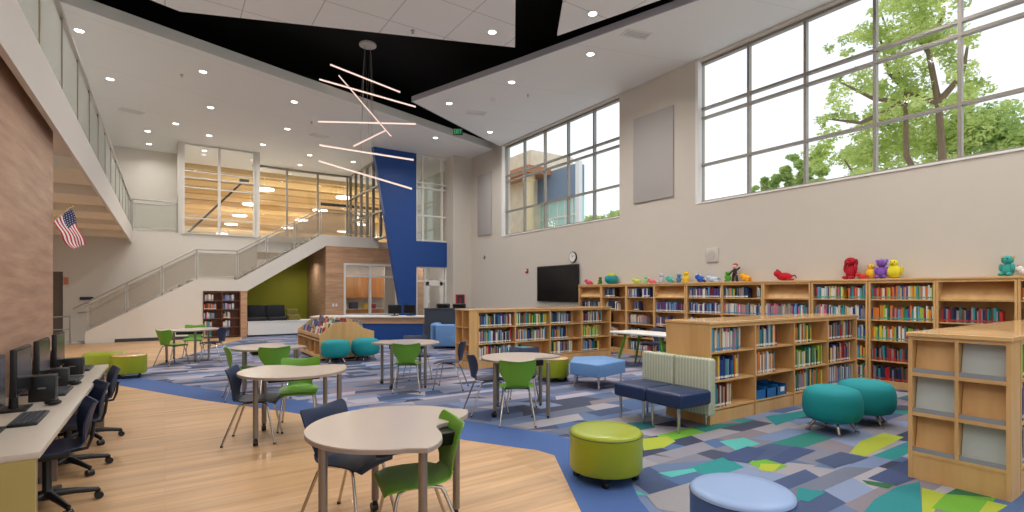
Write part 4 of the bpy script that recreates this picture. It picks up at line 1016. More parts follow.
# white rectangular table with green legs
t = thing('rectangular_table', 'white rectangular table with splayed green legs near the wall bookcases', 'table', (8.30, 6.75, 0))
mb(M_white).rbox((0, 0, 0.705), (0.78, 1.65, 0.745), 0.012, 2).build('tabletop', t, True)
for x in (0.16, 0.62):
    for y, s_ in ((0.35, -1), (1.3, 1)):
        mb(M_gch).tube([(x, y, 0.705), (x + (0.06 if x > .4 else -0.06), y + s_ * 0.2, 0.0)], [0.035, 0.022], 12).build('leg', t, True)

def shell_parts(material):
    # side profile: (y, z, halfwidth, curl)
    seat = [(-0.235, 0.428, 0.175, -0.01), (-0.22, 0.447, 0.200, -0.008), (-0.15, 0.457, 0.212, 0.0), (-0.05, 0.450, 0.214, 0.012), (0.05, 0.442, 0.210, 0.018), (0.12, 0.444, 0.19, 0.02), (0.165, 0.460, 0.15, 0.018), (0.19, 0.488, 0.13, 0.012)]
    back = [(0.19, 0.488, 0.13, 0.012), (0.203, 0.525, 0.142, 0.02), (0.212, 0.565, 0.168, 0.034), (0.222, 0.61, 0.195, 0.046), (0.234, 0.66, 0.214, 0.055), (0.246, 0.71, 0.222, 0.055), (0.258, 0.76, 0.225, 0.05), (0.267, 0.785, 0.222, 0.045), (0.272, 0.80, 0.206, 0.04)]
    def loft(rows, isback):
        n = 11; th = 0.011; vs_ = []; fs = []
        for side in (0, 1):
            for (y, z, hw, cu) in rows:
                for k_ in range(n):
                    s_ = -1 + 2 * k_ / (n - 1)
                    x = hw * s_
                    if isback:
                        yy = y - cu * s_ * s_ + (th if side else 0); zz = z - (0.010 * (1 - abs(s_)) if z > 0.78 else 0) - 0.012 * (1 - s_ * s_) * (1 if z > 0.79 else 0)
                    else:
                        yy = y; zz = z + cu * s_ * s_ - (th if side else 0)
                        if rows.index((y, z, hw, cu)) >= len(rows) - 2: yy = y + (th * 0.7 if side else 0); zz = z - (th * 0.5 if side else 0)
                    vs_.append((x, yy, zz))
        m_ = len(rows)
        for i in range(m_ - 1):
            for k_ in range(n - 1):
                a = i * n + k_
                fs.append((a, a + 1, a + n + 1, a + n)); o = m_ * n
                fs.append((o + a, o + a + n, o + a + n + 1, o + a + 1))
        o = m_ * n
        for k_ in range(n - 1):
            fs.append((k_, o + k_, o + k_ + 1, k_ + 1)); e = (m_ - 1) * n
            fs.append((e + k_, e + k_ + 1, o + e + k_ + 1, o + e + k_))
        for i in range(m_ - 1):
            a = i * n; fs.append((a, a + n, o + a + n, o + a)); a += n - 1
            fs.append((a, o + a, o + a + n, a + n))
        return vs_, fs
    return loft(seat, False), loft(back, True)
def make_chair(material, nm):
    t = thing('student_chair', nm, 'chair')
    (v1, f1), (v2, f2) = shell_parts(material)
    mb(material).add(v1, f1).build('seat', t, True)
    mb(material).add(v2, f2).build('backrest', t, True)
    for sx_ in (-1, 1):
        for fr in (-1, 1):
            if fr < 0: pts = [(sx_ * 0.13, -0.02, 0.428), (sx_ * 0.14, -0.10, 0.426), (sx_ * 0.155, -0.145, 0.41), (sx_ * 0.165, -0.16, 0.375), (sx_ * 0.21, -0.235, 0.012)]
            else: pts = [(sx_ * 0.13, -0.02, 0.422), (sx_ * 0.14, 0.07, 0.420), (sx_ * 0.15, 0.115, 0.41), (sx_ * 0.16, 0.135, 0.375), (sx_ * 0.215, 0.27, 0.012)]
            l = mb(M_chrome).tube(pts, 0.011, 10).build('leg', t, True)
            e = pts[-1]; mb(M_blk).tube([(e[0], e[1], 0.016), (e[0], e[1], 0.0)], 0.014, 10).build('glide', l, True)
    mb(M_blk).rbox((-0.14, -0.05, 0.415), (0.14, 0.06, 0.436), 0.006, 1).build('under_frame', t)
    return t
PG = make_chair(M_gch, 'x'); PN = make_chair(M_nch, 'x')
first = {'g': True, 'n': True}
def chair(k_, x, y, deg, label, z=0.0):
    """deg: compass the sitter faces, 0 = +x, 90 = +y"""
    p = PG if k_ == 'g' else PN
    place(p, first[k_], (x, y, z), R(deg + 90), label, 'green student chairs' if k_ == 'g' else 'navy student chairs')
    first[k_] = False
FL = 0.006
chair('n', 1.07, 3.62, -55, 'navy plastic chair tucked under the left side of the nearest round table', FL)
chair('g', 1.31, 3.01, 170, 'green plastic chair in the scooped edge of the nearest round table', FL)
chair('n', 0.81, 6.19, -20, 'navy plastic chair on the left of the second round table, on the wood floor', FL)
chair('g', 1.33, 6.52, -106, 'green plastic chair facing the camera behind the second round table', FL)
chair('g', 1.0, 8.8, 0, 'green plastic chair seen from the side at the left of the third round table')
chair('g', 1.36, 8.64, 92, 'green plastic chair with its back to the camera at the third round table')
chair('g', 3.31, 7.98, 62, 'green plastic chair with its back to the camera before the pale blue sofa')
chair('n', 3.98, 7.78, 140, 'navy plastic chair at the right of the table before the pale blue sofa')
chair('n', 3.95, 9.05, -100, 'navy plastic chair behind the table before the pale blue sofa')
chair('g', 3.62, 5.27, 58, 'green plastic chair with its back to the camera at the centre white table')
chair('n', 3.60, 5.95, -15, 'navy plastic chair at the left side of the centre white table')
chair('n', 4.3, 6.1, -130, 'navy plastic chair behind the centre white table')
chair('g', 0.14, 13.75, 40, 'green plastic chair at the left of the farthest round table')
chair('g', 0.60, 15.15, -100, 'green plastic chair behind the farthest round table')
chair('n', 0.95, 13.95, 150, 'navy plastic chair at the right of the farthest round table')
chair('n', 9.25, 7.15, 180, 'navy plastic chair under the white table with green legs, nearer one')
chair('n', 9.25, 7.95, 180, 'navy plastic chair under the white table with green legs, farther one')

# ================================================================== SOFT SEATING
def drum(name, label, cat, loc, r, h, z0, side, top, sx=1.0, sy=1.0, wheels=True, feet_r=0.8, rz=0, topr=1.0):
    t = thing(name, label, cat, loc, rz)
    e = 0.035
    prof = [(r - e, z0), (r - 0.008, z0 + 0.01), (r, z0 + 0.03), (r, h - e - 0.006)]
    mb(side).lathe(prof, 48, sx=sx, sy=sy).build('body', t, True)
    mb(mat('piping_dark', rgb(70, 84, 40), 0.5) if side is M_lime else M_navy).lathe([(r + 0.001, h - e - 0.006), (r + 0.004, h - e - 0.002), (r + 0.001, h - e + 0.002)], 48, sx=sx, sy=sy).build('piping', t, True)
    mb(top).lathe([(r, h - e), (r - 0.002, h - e + 0.012), (r - 0.012, h - 0.012), (r - e, h - 0.002), (r * 0.6, h + 0.003), (0.01, h + 0.004)], 48, sx=sx, sy=sy).build('top_cushion', t, True)
    for k_ in range(4):
        a = R(45 + 90 * k_); x, y = r * feet_r * math.cos(a) * sx, r * feet_r * math.sin(a) * sy
        b = mb(M_blk).tube([(x, y, z0 + 0.01), (x, y, 0.05)], 0.016, 8)
        b.tube([(x - 0.02, y, 0.028), (x + 0.02, y, 0.028)], 0.028, 12).build('caster', t, True)
    return t
M_limet = M_lime
drum('drum_ottoman', 'lime green round drum ottoman on casters, near the blue carpet border', 'ottoman', (3.16, 3.24, 0), 0.31, 0.43, 0.085, M_lime, M_limet)
drum('drum_ottoman', 'blue round ottoman with painted sheen on top at the bottom edge, nearest the camera', 'ottoman', (2.88, 1.80, 0), 0.295, 0.43, 0.085, M_skyd, M_skyt)
drum('drum_ottoman', 'small lime green drum ottoman behind the centre white table', 'ottoman', (5.92, 7.45, 0), 0.30, 0.43, 0.07, M_lime, M_maplet)
drum('drum_ottoman', 'lime green drum ottoman with wood top beside the computer desk end', 'ottoman', (-0.56, 12.15, 0.006), 0.28, 0.44, 0.08, M_lime, M_maplet)
t = thing('lime_bench', 'long lime green bench behind the drum ottoman, left of the carpet', 'bench', (-1.30, 12.47, 0.006))
mb(M_lime).rbox((0, 0, 0.06), (0.66, 0.5, 0.44), 0.05, 4).build('seat', t, True)
for x in (0.1, 0.56):
    for y in (0.1, 0.4): mb(M_blk).tube([(x, y, 0.07), (x, y, 0)], 0.025, 10).build('foot', t, True)
def puff(label, loc, r, rz=0):
    t = thing('puff_ottoman', label, 'ottoman', loc, rz, 'teal puff ottomans')
    prof = [(0.06, 0.125), (0.18, 0.125), (r * 0.86, 0.155), (r * 0.965, 0.205), (r * 1.0, 0.28), (r * 0.995, 0.37), (r * 0.95, 0.44), (r * 0.85, 0.49), (r * 0.6, 0.52), (r * 0.3, 0.53), (0.01, 0.532)]
    mb(M_teal).lathe(prof, 40).build('cushion', t, True)
    for k_ in range(4):
        a = R(40 + 90 * k_)
        l = mb(M_chrome).tube([(0.17 * math.cos(a), 0.17 * math.sin(a), 0.135), (0.25 * math.cos(a), 0.25 * math.sin(a), 0.02)], [0.02, 0.014], 10).build('leg', t, True)
        mb(M_chrome).tube([(0.252 * math.cos(a), 0.252 * math.sin(a), 0.02), (0.252 * math.cos(a), 0.252 * math.sin(a), 0.0)], 0.028, 12).build('foot', l, True)
puff('teal puff ottoman on chrome legs, nearest of the pair by the low bookcase', (6.40, 2.87, 0), 0.305)
puff('teal puff ottoman on chrome legs, behind and right of the nearest teal one', (7.16, 2.83, 0), 0.315, R(20))
puff('teal puff ottoman in front of the picture book browser, left one', (3.26, 12.1, 0), 0.33)
puff('teal puff ottoman in front of the picture book browser, right one', (3.96, 12.12, 0), 0.33, R(20))
puff('teal puff ottoman half hidden behind the centre white table', (5.9, 8.35, 0), 0.33)
# pale blue faceted ottoman
cx, cy = 6.28, 6.62
P = [(5.72, 6.02), (5.62, 6.72), (6.20, 7.28), (6.85, 6.98), (6.66, 6.25)]
P = [((x - cx) * 0.88, (y - cy) * 0.88) for x, y in P]
t = thing('angular_ottoman', 'pale blue five-sided bench ottoman on steel legs in the middle of the carpet', 'ottoman', (cx, cy, 0))
bm = bmesh.new(); vs_ = [bm.verts.new((x, y, 0.22)) for x, y in P]; fc = bm.faces.new(vs_)
ex = bmesh.ops.extrude_face_region(bm, geom=[fc]); bmesh.ops.translate(bm, verts=[v for v in ex['geom'] if isinstance(v, bmesh.types.BMVert)], vec=(0, 0, 0.22))
bmesh.ops.recalc_face_normals(bm, faces=bm.faces[:]); bmesh.ops.bevel(bm, geom=bm.edges[:], offset=0.025, segments=3, profile=0.5, affect='EDGES')
mb(M_sky).addbm(bm).build('seat', t, True)
for x, y in P: mb(M_chrome).tube([(x * 0.82, y * 0.82, 0.23), (x * 0.84, y * 0.84, 0.0)], [0.022, 0.014], 10).build('leg', t, True)
# loveseat
M_stripe, tt, bb_ = new_mat('sage_striped_fabric')
tcn = tt.nodes.new('ShaderNodeTexCoord'); wv = tt.nodes.new('ShaderNodeTexWave'); wv.bands_direction = 'Y'; wv.inputs['Scale'].default_value = 7; wv.inputs['Distortion'].default_value = 1.5; wv.inputs['Detail'].default_value = 3; wv.inputs['Detail Scale'].default_value = 1.5
rr_ = tt.nodes.new('ShaderNodeValToRGB'); rr_.color_ramp.elements[0].color = rgb(172, 178, 154); rr_.color_ramp.elements[1].color = rgb(200, 204, 182)
tt.links.new(tcn.outputs['Object'], wv.inputs['Vector']); tt.links.new(wv.outputs['Fac'], rr_.inputs[0]); tt.links.new(rr_.outputs[0], bb_.inputs['Base Color']); bb_.inputs['Roughness'].default_value = 0.85
t = thing('loveseat', 'navy two-seat armless sofa with sage striped backs against the low bookcase', 'sofa', (4.79, 3.72, 0))
for y in (0.0, 0.53):
    mb(M_navy).rbox((0, y + 0.004, 0.285), (0.57, y + 0.526, 0.455), 0.035, 4).build('seat', t, True)
    mb(M_stripe).rbox((0.53, y + 0.004, 0.25 if y else 0.14), (0.65, y + 0.526, 0.82), 0.03, 4).build('backrest', t, True)
for x, y in ((0.06, 0.08), (0.06, 0.46), (0.06, 0.60), (0.06, 0.98), (0.56, 0.08), (0.56, 0.98)):
    mb(M_chrome).tube([(x, y, 0.28), (x, y, 0.0)], [0.02, 0.014], 10).build('leg', t, True)
# pale blue sofa, seen from behind
t = thing('sofa', 'pale blue sofa seen from behind at the dark desk beyond the low bookcase', 'sofa', (6.30, 13.5, 0), -CAM_YAW)
mb(M_sky).rbox((0, 0, 0.06), (1.7, 0.2, 0.70), 0.05, 4).build('backrest', t, True)
mb(M_sky).rbox((-0.02, 0.0, 0.06), (0.2, 0.8, 0.72), 0.06, 4).build('armrest', t, True)
mb(M_sky).rbox((1.5, 0.0, 0.06), (1.72, 0.8, 0.72), 0.06, 4).build('armrest', t, True)
mb(M_sky).rbox((0.2, 0.2, 0.12), (1.5, 0.8, 0.44), 0.04, 4).build('seat', t, True)
for x in (0.1, 1.6):
    for y in (0.1, 0.7): mb(M_blk).tube([(x, y, 0.07), (x, y, 0)], 0.025).build('foot', t)

# ================================================================== DESKS
# circulation desk
t = thing('circulation_desk', 'library service desk with pale worktop, wood band and blue front', 'desk', (4.12, 18.3, 0), math.atan2(16.2 - 18.3, 7.3 - 4.12))
LD = math.hypot(7.3 - 4.12, 18.3 - 16.2)
mb(M_blue).box((0.05, 0.06, 0), (LD - 0.05, 0.55, 0.56)).build('front_panel', t)
mb(M_woodvol).box((0.02, 0.02, 0.56), (LD - 0.02, 0.6, 0.77)).build('wood_band', t)
mb(M_white).box((-0.02, -0.06, 0.77), (LD + 0.02, 0.7, 0.81)).build('worktop', t)
def flat_monitor(label, loc, rz, wd=0.5, hh=0.31, zt=0.14, group=None, name='computer_monitor'):
    t = thing(name, label, 'monitor', loc, rz, group)
    mb(M_blk).rbox((-wd/2, 0, zt), (wd/2, 0.035, zt + hh), 0.008, 2).build('housing', t, True)
    mb(M_screen).box((-wd/2 + 0.015, -0.002, zt + 0.02), (wd/2 - 0.015, 0.002, zt + hh - 0.015)).build('screen', t)
    mb(M_blk).tube([(0, 0.06, 0.01), (0, 0.055, zt + hh * 0.5)], [0.028, 0.022], 12).build('stand', t, True)
    mb(M_blk).rbox((-0.12, -0.03, 0), (0.12, 0.15, 0.016), 0.006, 2).build('foot', t, True)
    return t
flat_monitor('black monitor on the library service desk, left one', (6.58, 17.0, 0.81), R(-15), 0.46, 0.30, 0.08)
flat_monitor('black monitor on the library service desk, right one', (7.0, 16.72, 0.81), R(-55), 0.46, 0.30, 0.08)
t = thing('tall_counter', 'tall charcoal counter between the service desk and the pale blue sofa', 'counter', (6.62, 14.65, 0), -CAM_YAW)
mb(M_dgrey).box((0, 0, 0.08), (1.5, 0.6, 1.10)).build('body', t)
mb(M_blk).box((0.03, 0.03, 0), (1.47, 0.55, 0.09)).build('toe_kick', t)
mb(M_dgrey).rbox((-0.02, -0.02, 1.10), (1.52, 0.62, 1.13), 0.006, 1).build('worktop', t)
for i, (x, lb) in enumerate(((0.55, 'left'), (1.05, 'right'))):
    o = Vector((6.62, 14.65, 1.13)) + Matrix.Rotation(-CAM_YAW, 3, 'Z') @ Vector((x, 0.25, 0))
    q = thing('desk_phone', 'low black device on the tall charcoal counter, %s one' % lb, 'device', tuple(o), -CAM_YAW)
    mb(M_blk).rbox((-0.2, -0.12, 0), (0.2, 0.12, 0.14), 0.03, 3).build('body', q, True)
    mb(M_screen).box((-0.15, -0.123, 0.04), (0.15, -0.119, 0.10)).build('display', q)
# extinguisher cabinet on the pier
t = thing('fire_extinguisher_cabinet', 'red framed fire extinguisher cabinet on the corner wall by the glass door', 'cabinet', (9.86, 18.4, 1.02))
b = mb(M_red).box((-0.19, -0.06, 0), (-0.15, 0, 0.52)).box((0.15, -0.06, 0), (0.19, 0, 0.52)).box((-0.15, -0.06, 0), (0.15, 0, 0.04)).box((-0.15, -0.06, 0.48), (0.15, 0, 0.52)); b.build('frame', t)
mb(M_dgrey).box((-0.15, -0.015, 0.04), (0.15, -0.005, 0.48)).build('backing', t)
mb(M_red).tube([(0, -0.035, 0.06), (0, -0.035, 0.36)], 0.018 + 0.012, 12).build('extinguisher', t, True)

# computer desk along the wood wall
t = thing('computer_desk', 'long pale computer desk along the wood panelled wall', 'desk', (0, 0, 0))
t.location = (-1.075, 3.73, 0.006)
DLn = 4.12; DW = 0.515
mb(M_deskt).rbox((0, 0, 0.70), (DW, DLn, 0.738), 0.006, 2).build('desktop', t, True)
mb(M_deskp).box((0.01, 0.004, 0), (DW - 0.02, 0.03, 0.70)).build('end_panel', t)
mb(M_legm).box((0.05, DLn - 0.05, 0), (DW - 0.04, DLn - 0.015, 0.70)).build('end_panel', t)
mb(M_legm).box((0.05, DLn / 2 - 0.02, 0), (DW - 0.2, DLn / 2 + 0.02, 0.70)).build('support_panel', t)
mb(M_legm).box((DW - 0.055, 0.034, 0), (DW - 0.02, 0.07, 0.70)).build('leg', t)
mb(M_dgrey).box((0.02, 0.03, 0.3), (0.04, DLn - 0.05, 0.68)).build('modesty_panel', t)
DZ = 0.006 + 0.738
mons = [('black monitor nearest the camera, cut by the left picture edge', 4.37), ('black monitor on the computer desk, second from the camera', 5.16), ('black monitor on the computer desk, third from the camera', 5.93), ('black monitor at the far end of the computer desk', 6.75)]
for i, (lb, y) in enumerate(mons):
    flat_monitor(lb, (-0.86, y, DZ), R(90), 0.50, 0.34, 0.12, 'monitors on the computer desk')
def pcbox(label, x, y, w_, d_, h_):
    t = thing('computer_box', label, 'computer', (x, y, DZ), 0, 'small black boxes on the computer desk')
    mb(M_blk).rbox((0, 0, 0), (w_, d_, h_), 0.006, 2).build('case', t, True)
    mb(M_legm).box((w_ * 0.35, -0.0015, h_ * 0.5), (w_ * 0.65, 0.001, h_ * 0.56)).build('badge', t)
pcbox('black box beside the second monitor, nearest on the computer desk', -0.885, 5.43, 0.16, 0.15, 0.20)
pcbox('low black box behind the nearest black box on the desk', -0.885, 6.22, 0.14, 0.15, 0.16)
pcbox('black box in front of the farthest monitor on the desk', -0.885, 7.02, 0.17, 0.15, 0.17)
def keyboard(label, y):
    t = thing('keyboard', label, 'keyboard', (-0.76, y, DZ), R(90), 'keyboards on the computer desk')
    mb(M_blk).rbox((-0.22, -0.075, 0), (0.22, 0.075, 0.018), 0.006, 2).build('case', t, True)
    b = mb(M_dgrey)
    for r_ in range(5):
        for c_ in range(14): b.box((-0.205 + c_ * 0.0295, -0.06 + r_ * 0.025, 0.018), (-0.18 + c_ * 0.0295, -0.04 + r_ * 0.025, 0.023))
    b.build('keys', t)
keyboard('black keyboard nearest the camera on the computer desk', 4.70)
keyboard('black keyboard second from the camera, in front of the desk monitors', 5.85)
keyboard('black keyboard third from the camera on the computer desk', 6.60)
keyboard('black keyboard at the far end of the computer desk', 7.50)
for lb, x, y in (('black mouse behind the nearest keyboard on the desk', -0.71, 5.22), ('black mouse near the far keyboards on the desk', -0.70, 6.25)):
    t = thing('computer_mouse', lb, 'mouse', (x, y, DZ), R(80))
    mb(M_blk).ball((0, 0, 0.012), (0.032, 0.055, 0.022)).build('shell', t, True)
    mb(M_dgrey).tube([(-0.004, -0.03, 0.033), (0.004, -0.03, 0.033)], 0.006, 8).build('wheel', t, True)
    for o_ in (t,): o_.location.z = DZ + 0.011

# task chairs
def make_task():
    t = thing('task_chair', 'x', 'office chair')
    mb(M_blk).lathe([(0.05, 0.085), (0.055, 0.12), (0.035, 0.14), (0.028, 0.15), (0.028, 0.39)], 16).build('column', t, True)
    for k_ in range(5):
        a = R(90 + 72 * k_); c_, s_ = math.cos(a), math.sin(a)
        l = mb(M_blk).tube([(0.03 * c_, 0.03 * s_, 0.115), (0.16 * c_, 0.16 * s_, 0.10), (0.30 * c_, 0.30 * s_, 0.072)], [0.028, 0.024, 0.018], 10).build('base_arm', t, True)
        q = Vector((0.30 * c_, 0.30 * s_, 0.028)); d = Vector((-s_, c_, 0))
        mb(M_blk).tube([q - d * 0.026, q + d * 0.026], 0.028, 14).tube([q + Vector((0, 0, 0.02)), q + Vector((0, 0, 0.05))], 0.012, 8).build('caster', l, True)
    (v1, f1), (v2, f2) = shell_parts(None)
    mb(M_nch).add([(x * 1.05, y * 1.05, z + 0.0) for x, y, z in v1], f1).build('seat', t, True)
    mb(M_nch).add([(x * 0.92, y * 1.05, 0.47 + (z - 0.488) * 0.98) for x, y, z in v2], f2).build('backrest', t, True)
    mb(M_blk).rbox((-0.12, -0.12, 0.385), (0.12, 0.12, 0.436), 0.01, 2).build('seat_plate', t, True)
    for s_ in (-1, 1): mb(M_blk).tube([(s_ * 0.09, 0.10, 0.42), (s_ * 0.10, 0.22, 0.43), (s_ * 0.10, 0.245, 0.50), (s_ * 0.09, 0.262, 0.62)], 0.012, 8).build('back_support', t, True)
    return t
TP = make_task()
for i, (y, dx, dr, lb) in enumerate([(5.05, 0, 12, 'navy swivel chair at the computer desk, nearest the camera'), (6.02, 0.0, 18, 'navy swivel chair at the computer desk, middle one'), (7.15, 0.02, 10, 'navy swivel chair at the computer desk, farthest one')]):
    place(TP, i == 0, (-0.72 + dx, y, 0.006), R(180 + 90 + dr) + R(0), lb, 'swivel chairs at the computer desk')
    # sitter faces -x

# ================================================================== WALL THINGS
t = thing('television', 'large black flat television mounted on the right wall', 'television', (WX - 0.001, 12.79, 1.90), R(-90))
mb(M_blk).rbox((-1.04, -0.075, -0.58), (1.04, -0.03, 0.58), 0.008, 2).build('frame', t, True)
mb(M_screen).box((-1.01, -0.078, -0.55), (1.01, -0.073, 0.55)).build('screen', t)
mb(M_blk).box((-0.3, -0.03, -0.2), (0.3, 0, 0.2)).build('wall_mount', t)
t = thing('wall_clock', 'round wall clock above the television edge', 'clock', (WX - 0.001, 12.06, 2.70), R(-90))
Mx = Matrix.Rotation(R(90), 4, 'X')
mb(M_blk).lathe([(0.17, 0), (0.175, 0.03), (0.165, 0.045), (0.15, 0.045), (0.148, 0.03)], 36, M=Mx).build('rim', t, True)
mb(M_white).lathe([(0.15, 0.03), (0.15, 0.047)], 36, M=Mx).build('face', t)
for a, ln, wd_ in ((R(50), 0.08, 0.008), (R(-10), 0.12, 0.006)):
    mb(M_blk).box((-wd_ / 2, -0.054, 0), (wd_ / 2, -0.048, ln), Matrix.Rotation(a, 4, 'Y')).build('hand', t)
for k_ in range(12): mb(M_blk).box((-0.004, -0.050, 0.12), (0.004, -0.047, 0.14), Matrix.Rotation(R(30 * k_), 4, 'Y')).build('hour_mark', t)
t = thing('wall_speaker', 'square off-white speaker grille on the wall above the wall bookcases', 'speaker', (WX - 0.001, 7.22, 2.47), R(-90))
mb(mat('speaker_plate', rgb(206, 199, 188), 0.6)).rbox((-0.16, -0.03, -0.16), (0.16, 0, 0.16), 0.006, 2).build('plate', t, True)
mb(mat('speaker_grille', rgb(190, 184, 176), 0.8)).lathe([(0.10, 0.03), (0.10, 0.036), (0.085, 0.038)], 28, M=Mx).build('grille', t, True)
t = thing('fire_alarm', 'small red fire alarm strobe on the wall left of the television', 'alarm', (WX - 0.001, 14.48, 2.36), R(-90))
mb(M_red).rbox((-0.06, -0.05, -0.08), (0.06, 0, 0.08), 0.01, 2).build('housing', t, True); mb(M_white).box((-0.03, -0.06, -0.01), (0.03, -0.05, 0.05)).build('strobe', t)
for (y0, y1, z0, z1, lb) in ((8.29, 9.58, 3.98, 6.23, 'large grey acoustic panel on the wall between the two window groups'), (16.8, 17.85, 3.86, 6.28, 'grey acoustic panel in the far corner left of the windows')):
    t = thing('acoustic_panel', lb, 'panel', (WX - 0.001, (y0 + y1) / 2, z0), R(-90))
    mb(M_panelg).rbox((-(y1 - y0) / 2, -0.045, 0), ((y1 - y0) / 2, 0, z1 - z0), 0.01, 2).build('fabric_face', t, True)
t = thing('thermostat', 'small dark sensor on the corner wall above the extinguisher cabinet', 'sensor', (WX - 0.001, 17.35, 3.0), R(-90))
mb(M_dgrey).rbox((-0.05, -0.03, -0.06), (0.05, 0, 0.06), 0.008, 2).build('housing', t, True); mb(M_white).box((-0.03, -0.032, -0.01), (0.03, -0.03, 0.03)).build('display', t)
t = thing('wall_switch', 'pair of light switches on the wood wall left of the workroom window', 'switch', (5.62, 20.999, 1.12))
for x in (-0.06, 0.06): mb(M_white).rbox((x - 0.035, -0.012, -0.06), (x + 0.035, 0, 0.06), 0.004, 1).build('plate', t); mb(M_white).box((x - 0.012, -0.02, -0.02), (x + 0.012, -0.012, 0.02)).build('rocker', t)
t = thing('wall_sign', 'small dark blue sign on the back wall beside the stair foot', 'sign', (-2.18, 22.29, 1.42))  # a dark blue sign, not a lamp
mb(mat('dark_blue_sign', rgb(34, 40, 84), 0.5)).rbox((-0.18, -0.03, -0.05), (0.18, 0, 0.05), 0.01, 2).build('face', t, True)
mb(mat('orange_notice', rgb(216, 140, 106), 0.6)).box((-0.06, -0.02, -0.12), (0.06, 0, 0.12)).build('paper_notice', label='small orange notice on the pale door frame at the far left', cat='notice').location = (-2.70, 22.255, 2.0)
# flag
M_flag, tt, bb_ = new_mat('striped_flag_cloth')
def flag():
    base = Vector((-1.10, 7.97, 2.42)); tip = Vector((-0.955, 8.30, 2.66))
    t = thing('flag', 'small american flag on a short pole at the far end of the wood wall', 'flag', tuple(base))
    d = tip - base
    mb(mat('brass_pole', rgb(200, 170, 110), 0.3, 0.6)).tube([Vector((0, 0, 0)), d], 0.008, 10).build('pole', t, True)
    mb(MATS['brass_pole']).ball(tuple(d * 1.02), 0.016).build('finial', t, True)
    # cloth hangs from the pole, its fly edge drooping down and out
    nu, nv = 26, 30
    def pt(u, v):
        p = d * (0.97 - 0.86 * u)
        return Vector((p.x + 0.50 * v * (0.26 + 0.05 * u) + 0.010 * math.sin(v * 9 + u * 5), p.y + 0.05 * v + 0.022 * math.sin(u * 11 + v * 3) * (0.3 + v), p.z - 0.50 * v * (0.90 - 0.25 * u * v)))
    vs_, fr, fw, fb = [], [], [], []
    for i in range(nu + 1):
        for j in range(nv + 1): vs_.append(pt(i / nu, j / nv))
    mr = mat('flag_red', rgb(190, 40, 52), 0.75); mw = mat('flag_white', rgb(232, 228, 226), 0.75); mbl = mat('flag_blue', rgb(38, 42, 92), 0.75)
    b = MB(); b.use(mr); b.use(mw); b.use(mbl)
    b.add(vs_, [])
    for i in range(nu):
        for j in range(nv):
            s_ = int(i / nu * 13)
            if i / nu < 7 / 13 and j / nv < 0.40: k_ = 2
            else: k_ = 0 if s_ % 2 == 0 else 1
            b.f.append((i * (nv + 1) + j, (i + 1) * (nv + 1) + j, (i + 1) * (nv + 1) + j + 1, i * (nv + 1) + j + 1)); b.m.append(k_)
    # stars
    for a in range(5):
        for c_ in range(6):
            u = (a + 0.5) / 5 * 7 / 13; v = (c_ + 0.5) / 6 * 0.38
            p = pt(u, v); nn = (pt(u + .01, v) - p).cross(pt(u, v + .01) - p).normalized()
            e1 = (pt(u + .01, v) - p).normalized(); e2 = nn.cross(e1)
            for sg in (1, -1):
                b.use(mw)
                ring = [p + nn * 0.001 * sg + (e1 * math.cos(2*PI*q/10) + e2 * math.sin(2*PI*q/10)) * (0.009 if q % 2 == 0 else 0.004) for q in range(10)]
                b.add(ring, [tuple(range(10)) if sg > 0 else tuple(range(9, -1, -1))])
    b.build('cloth', t, True)
flag()

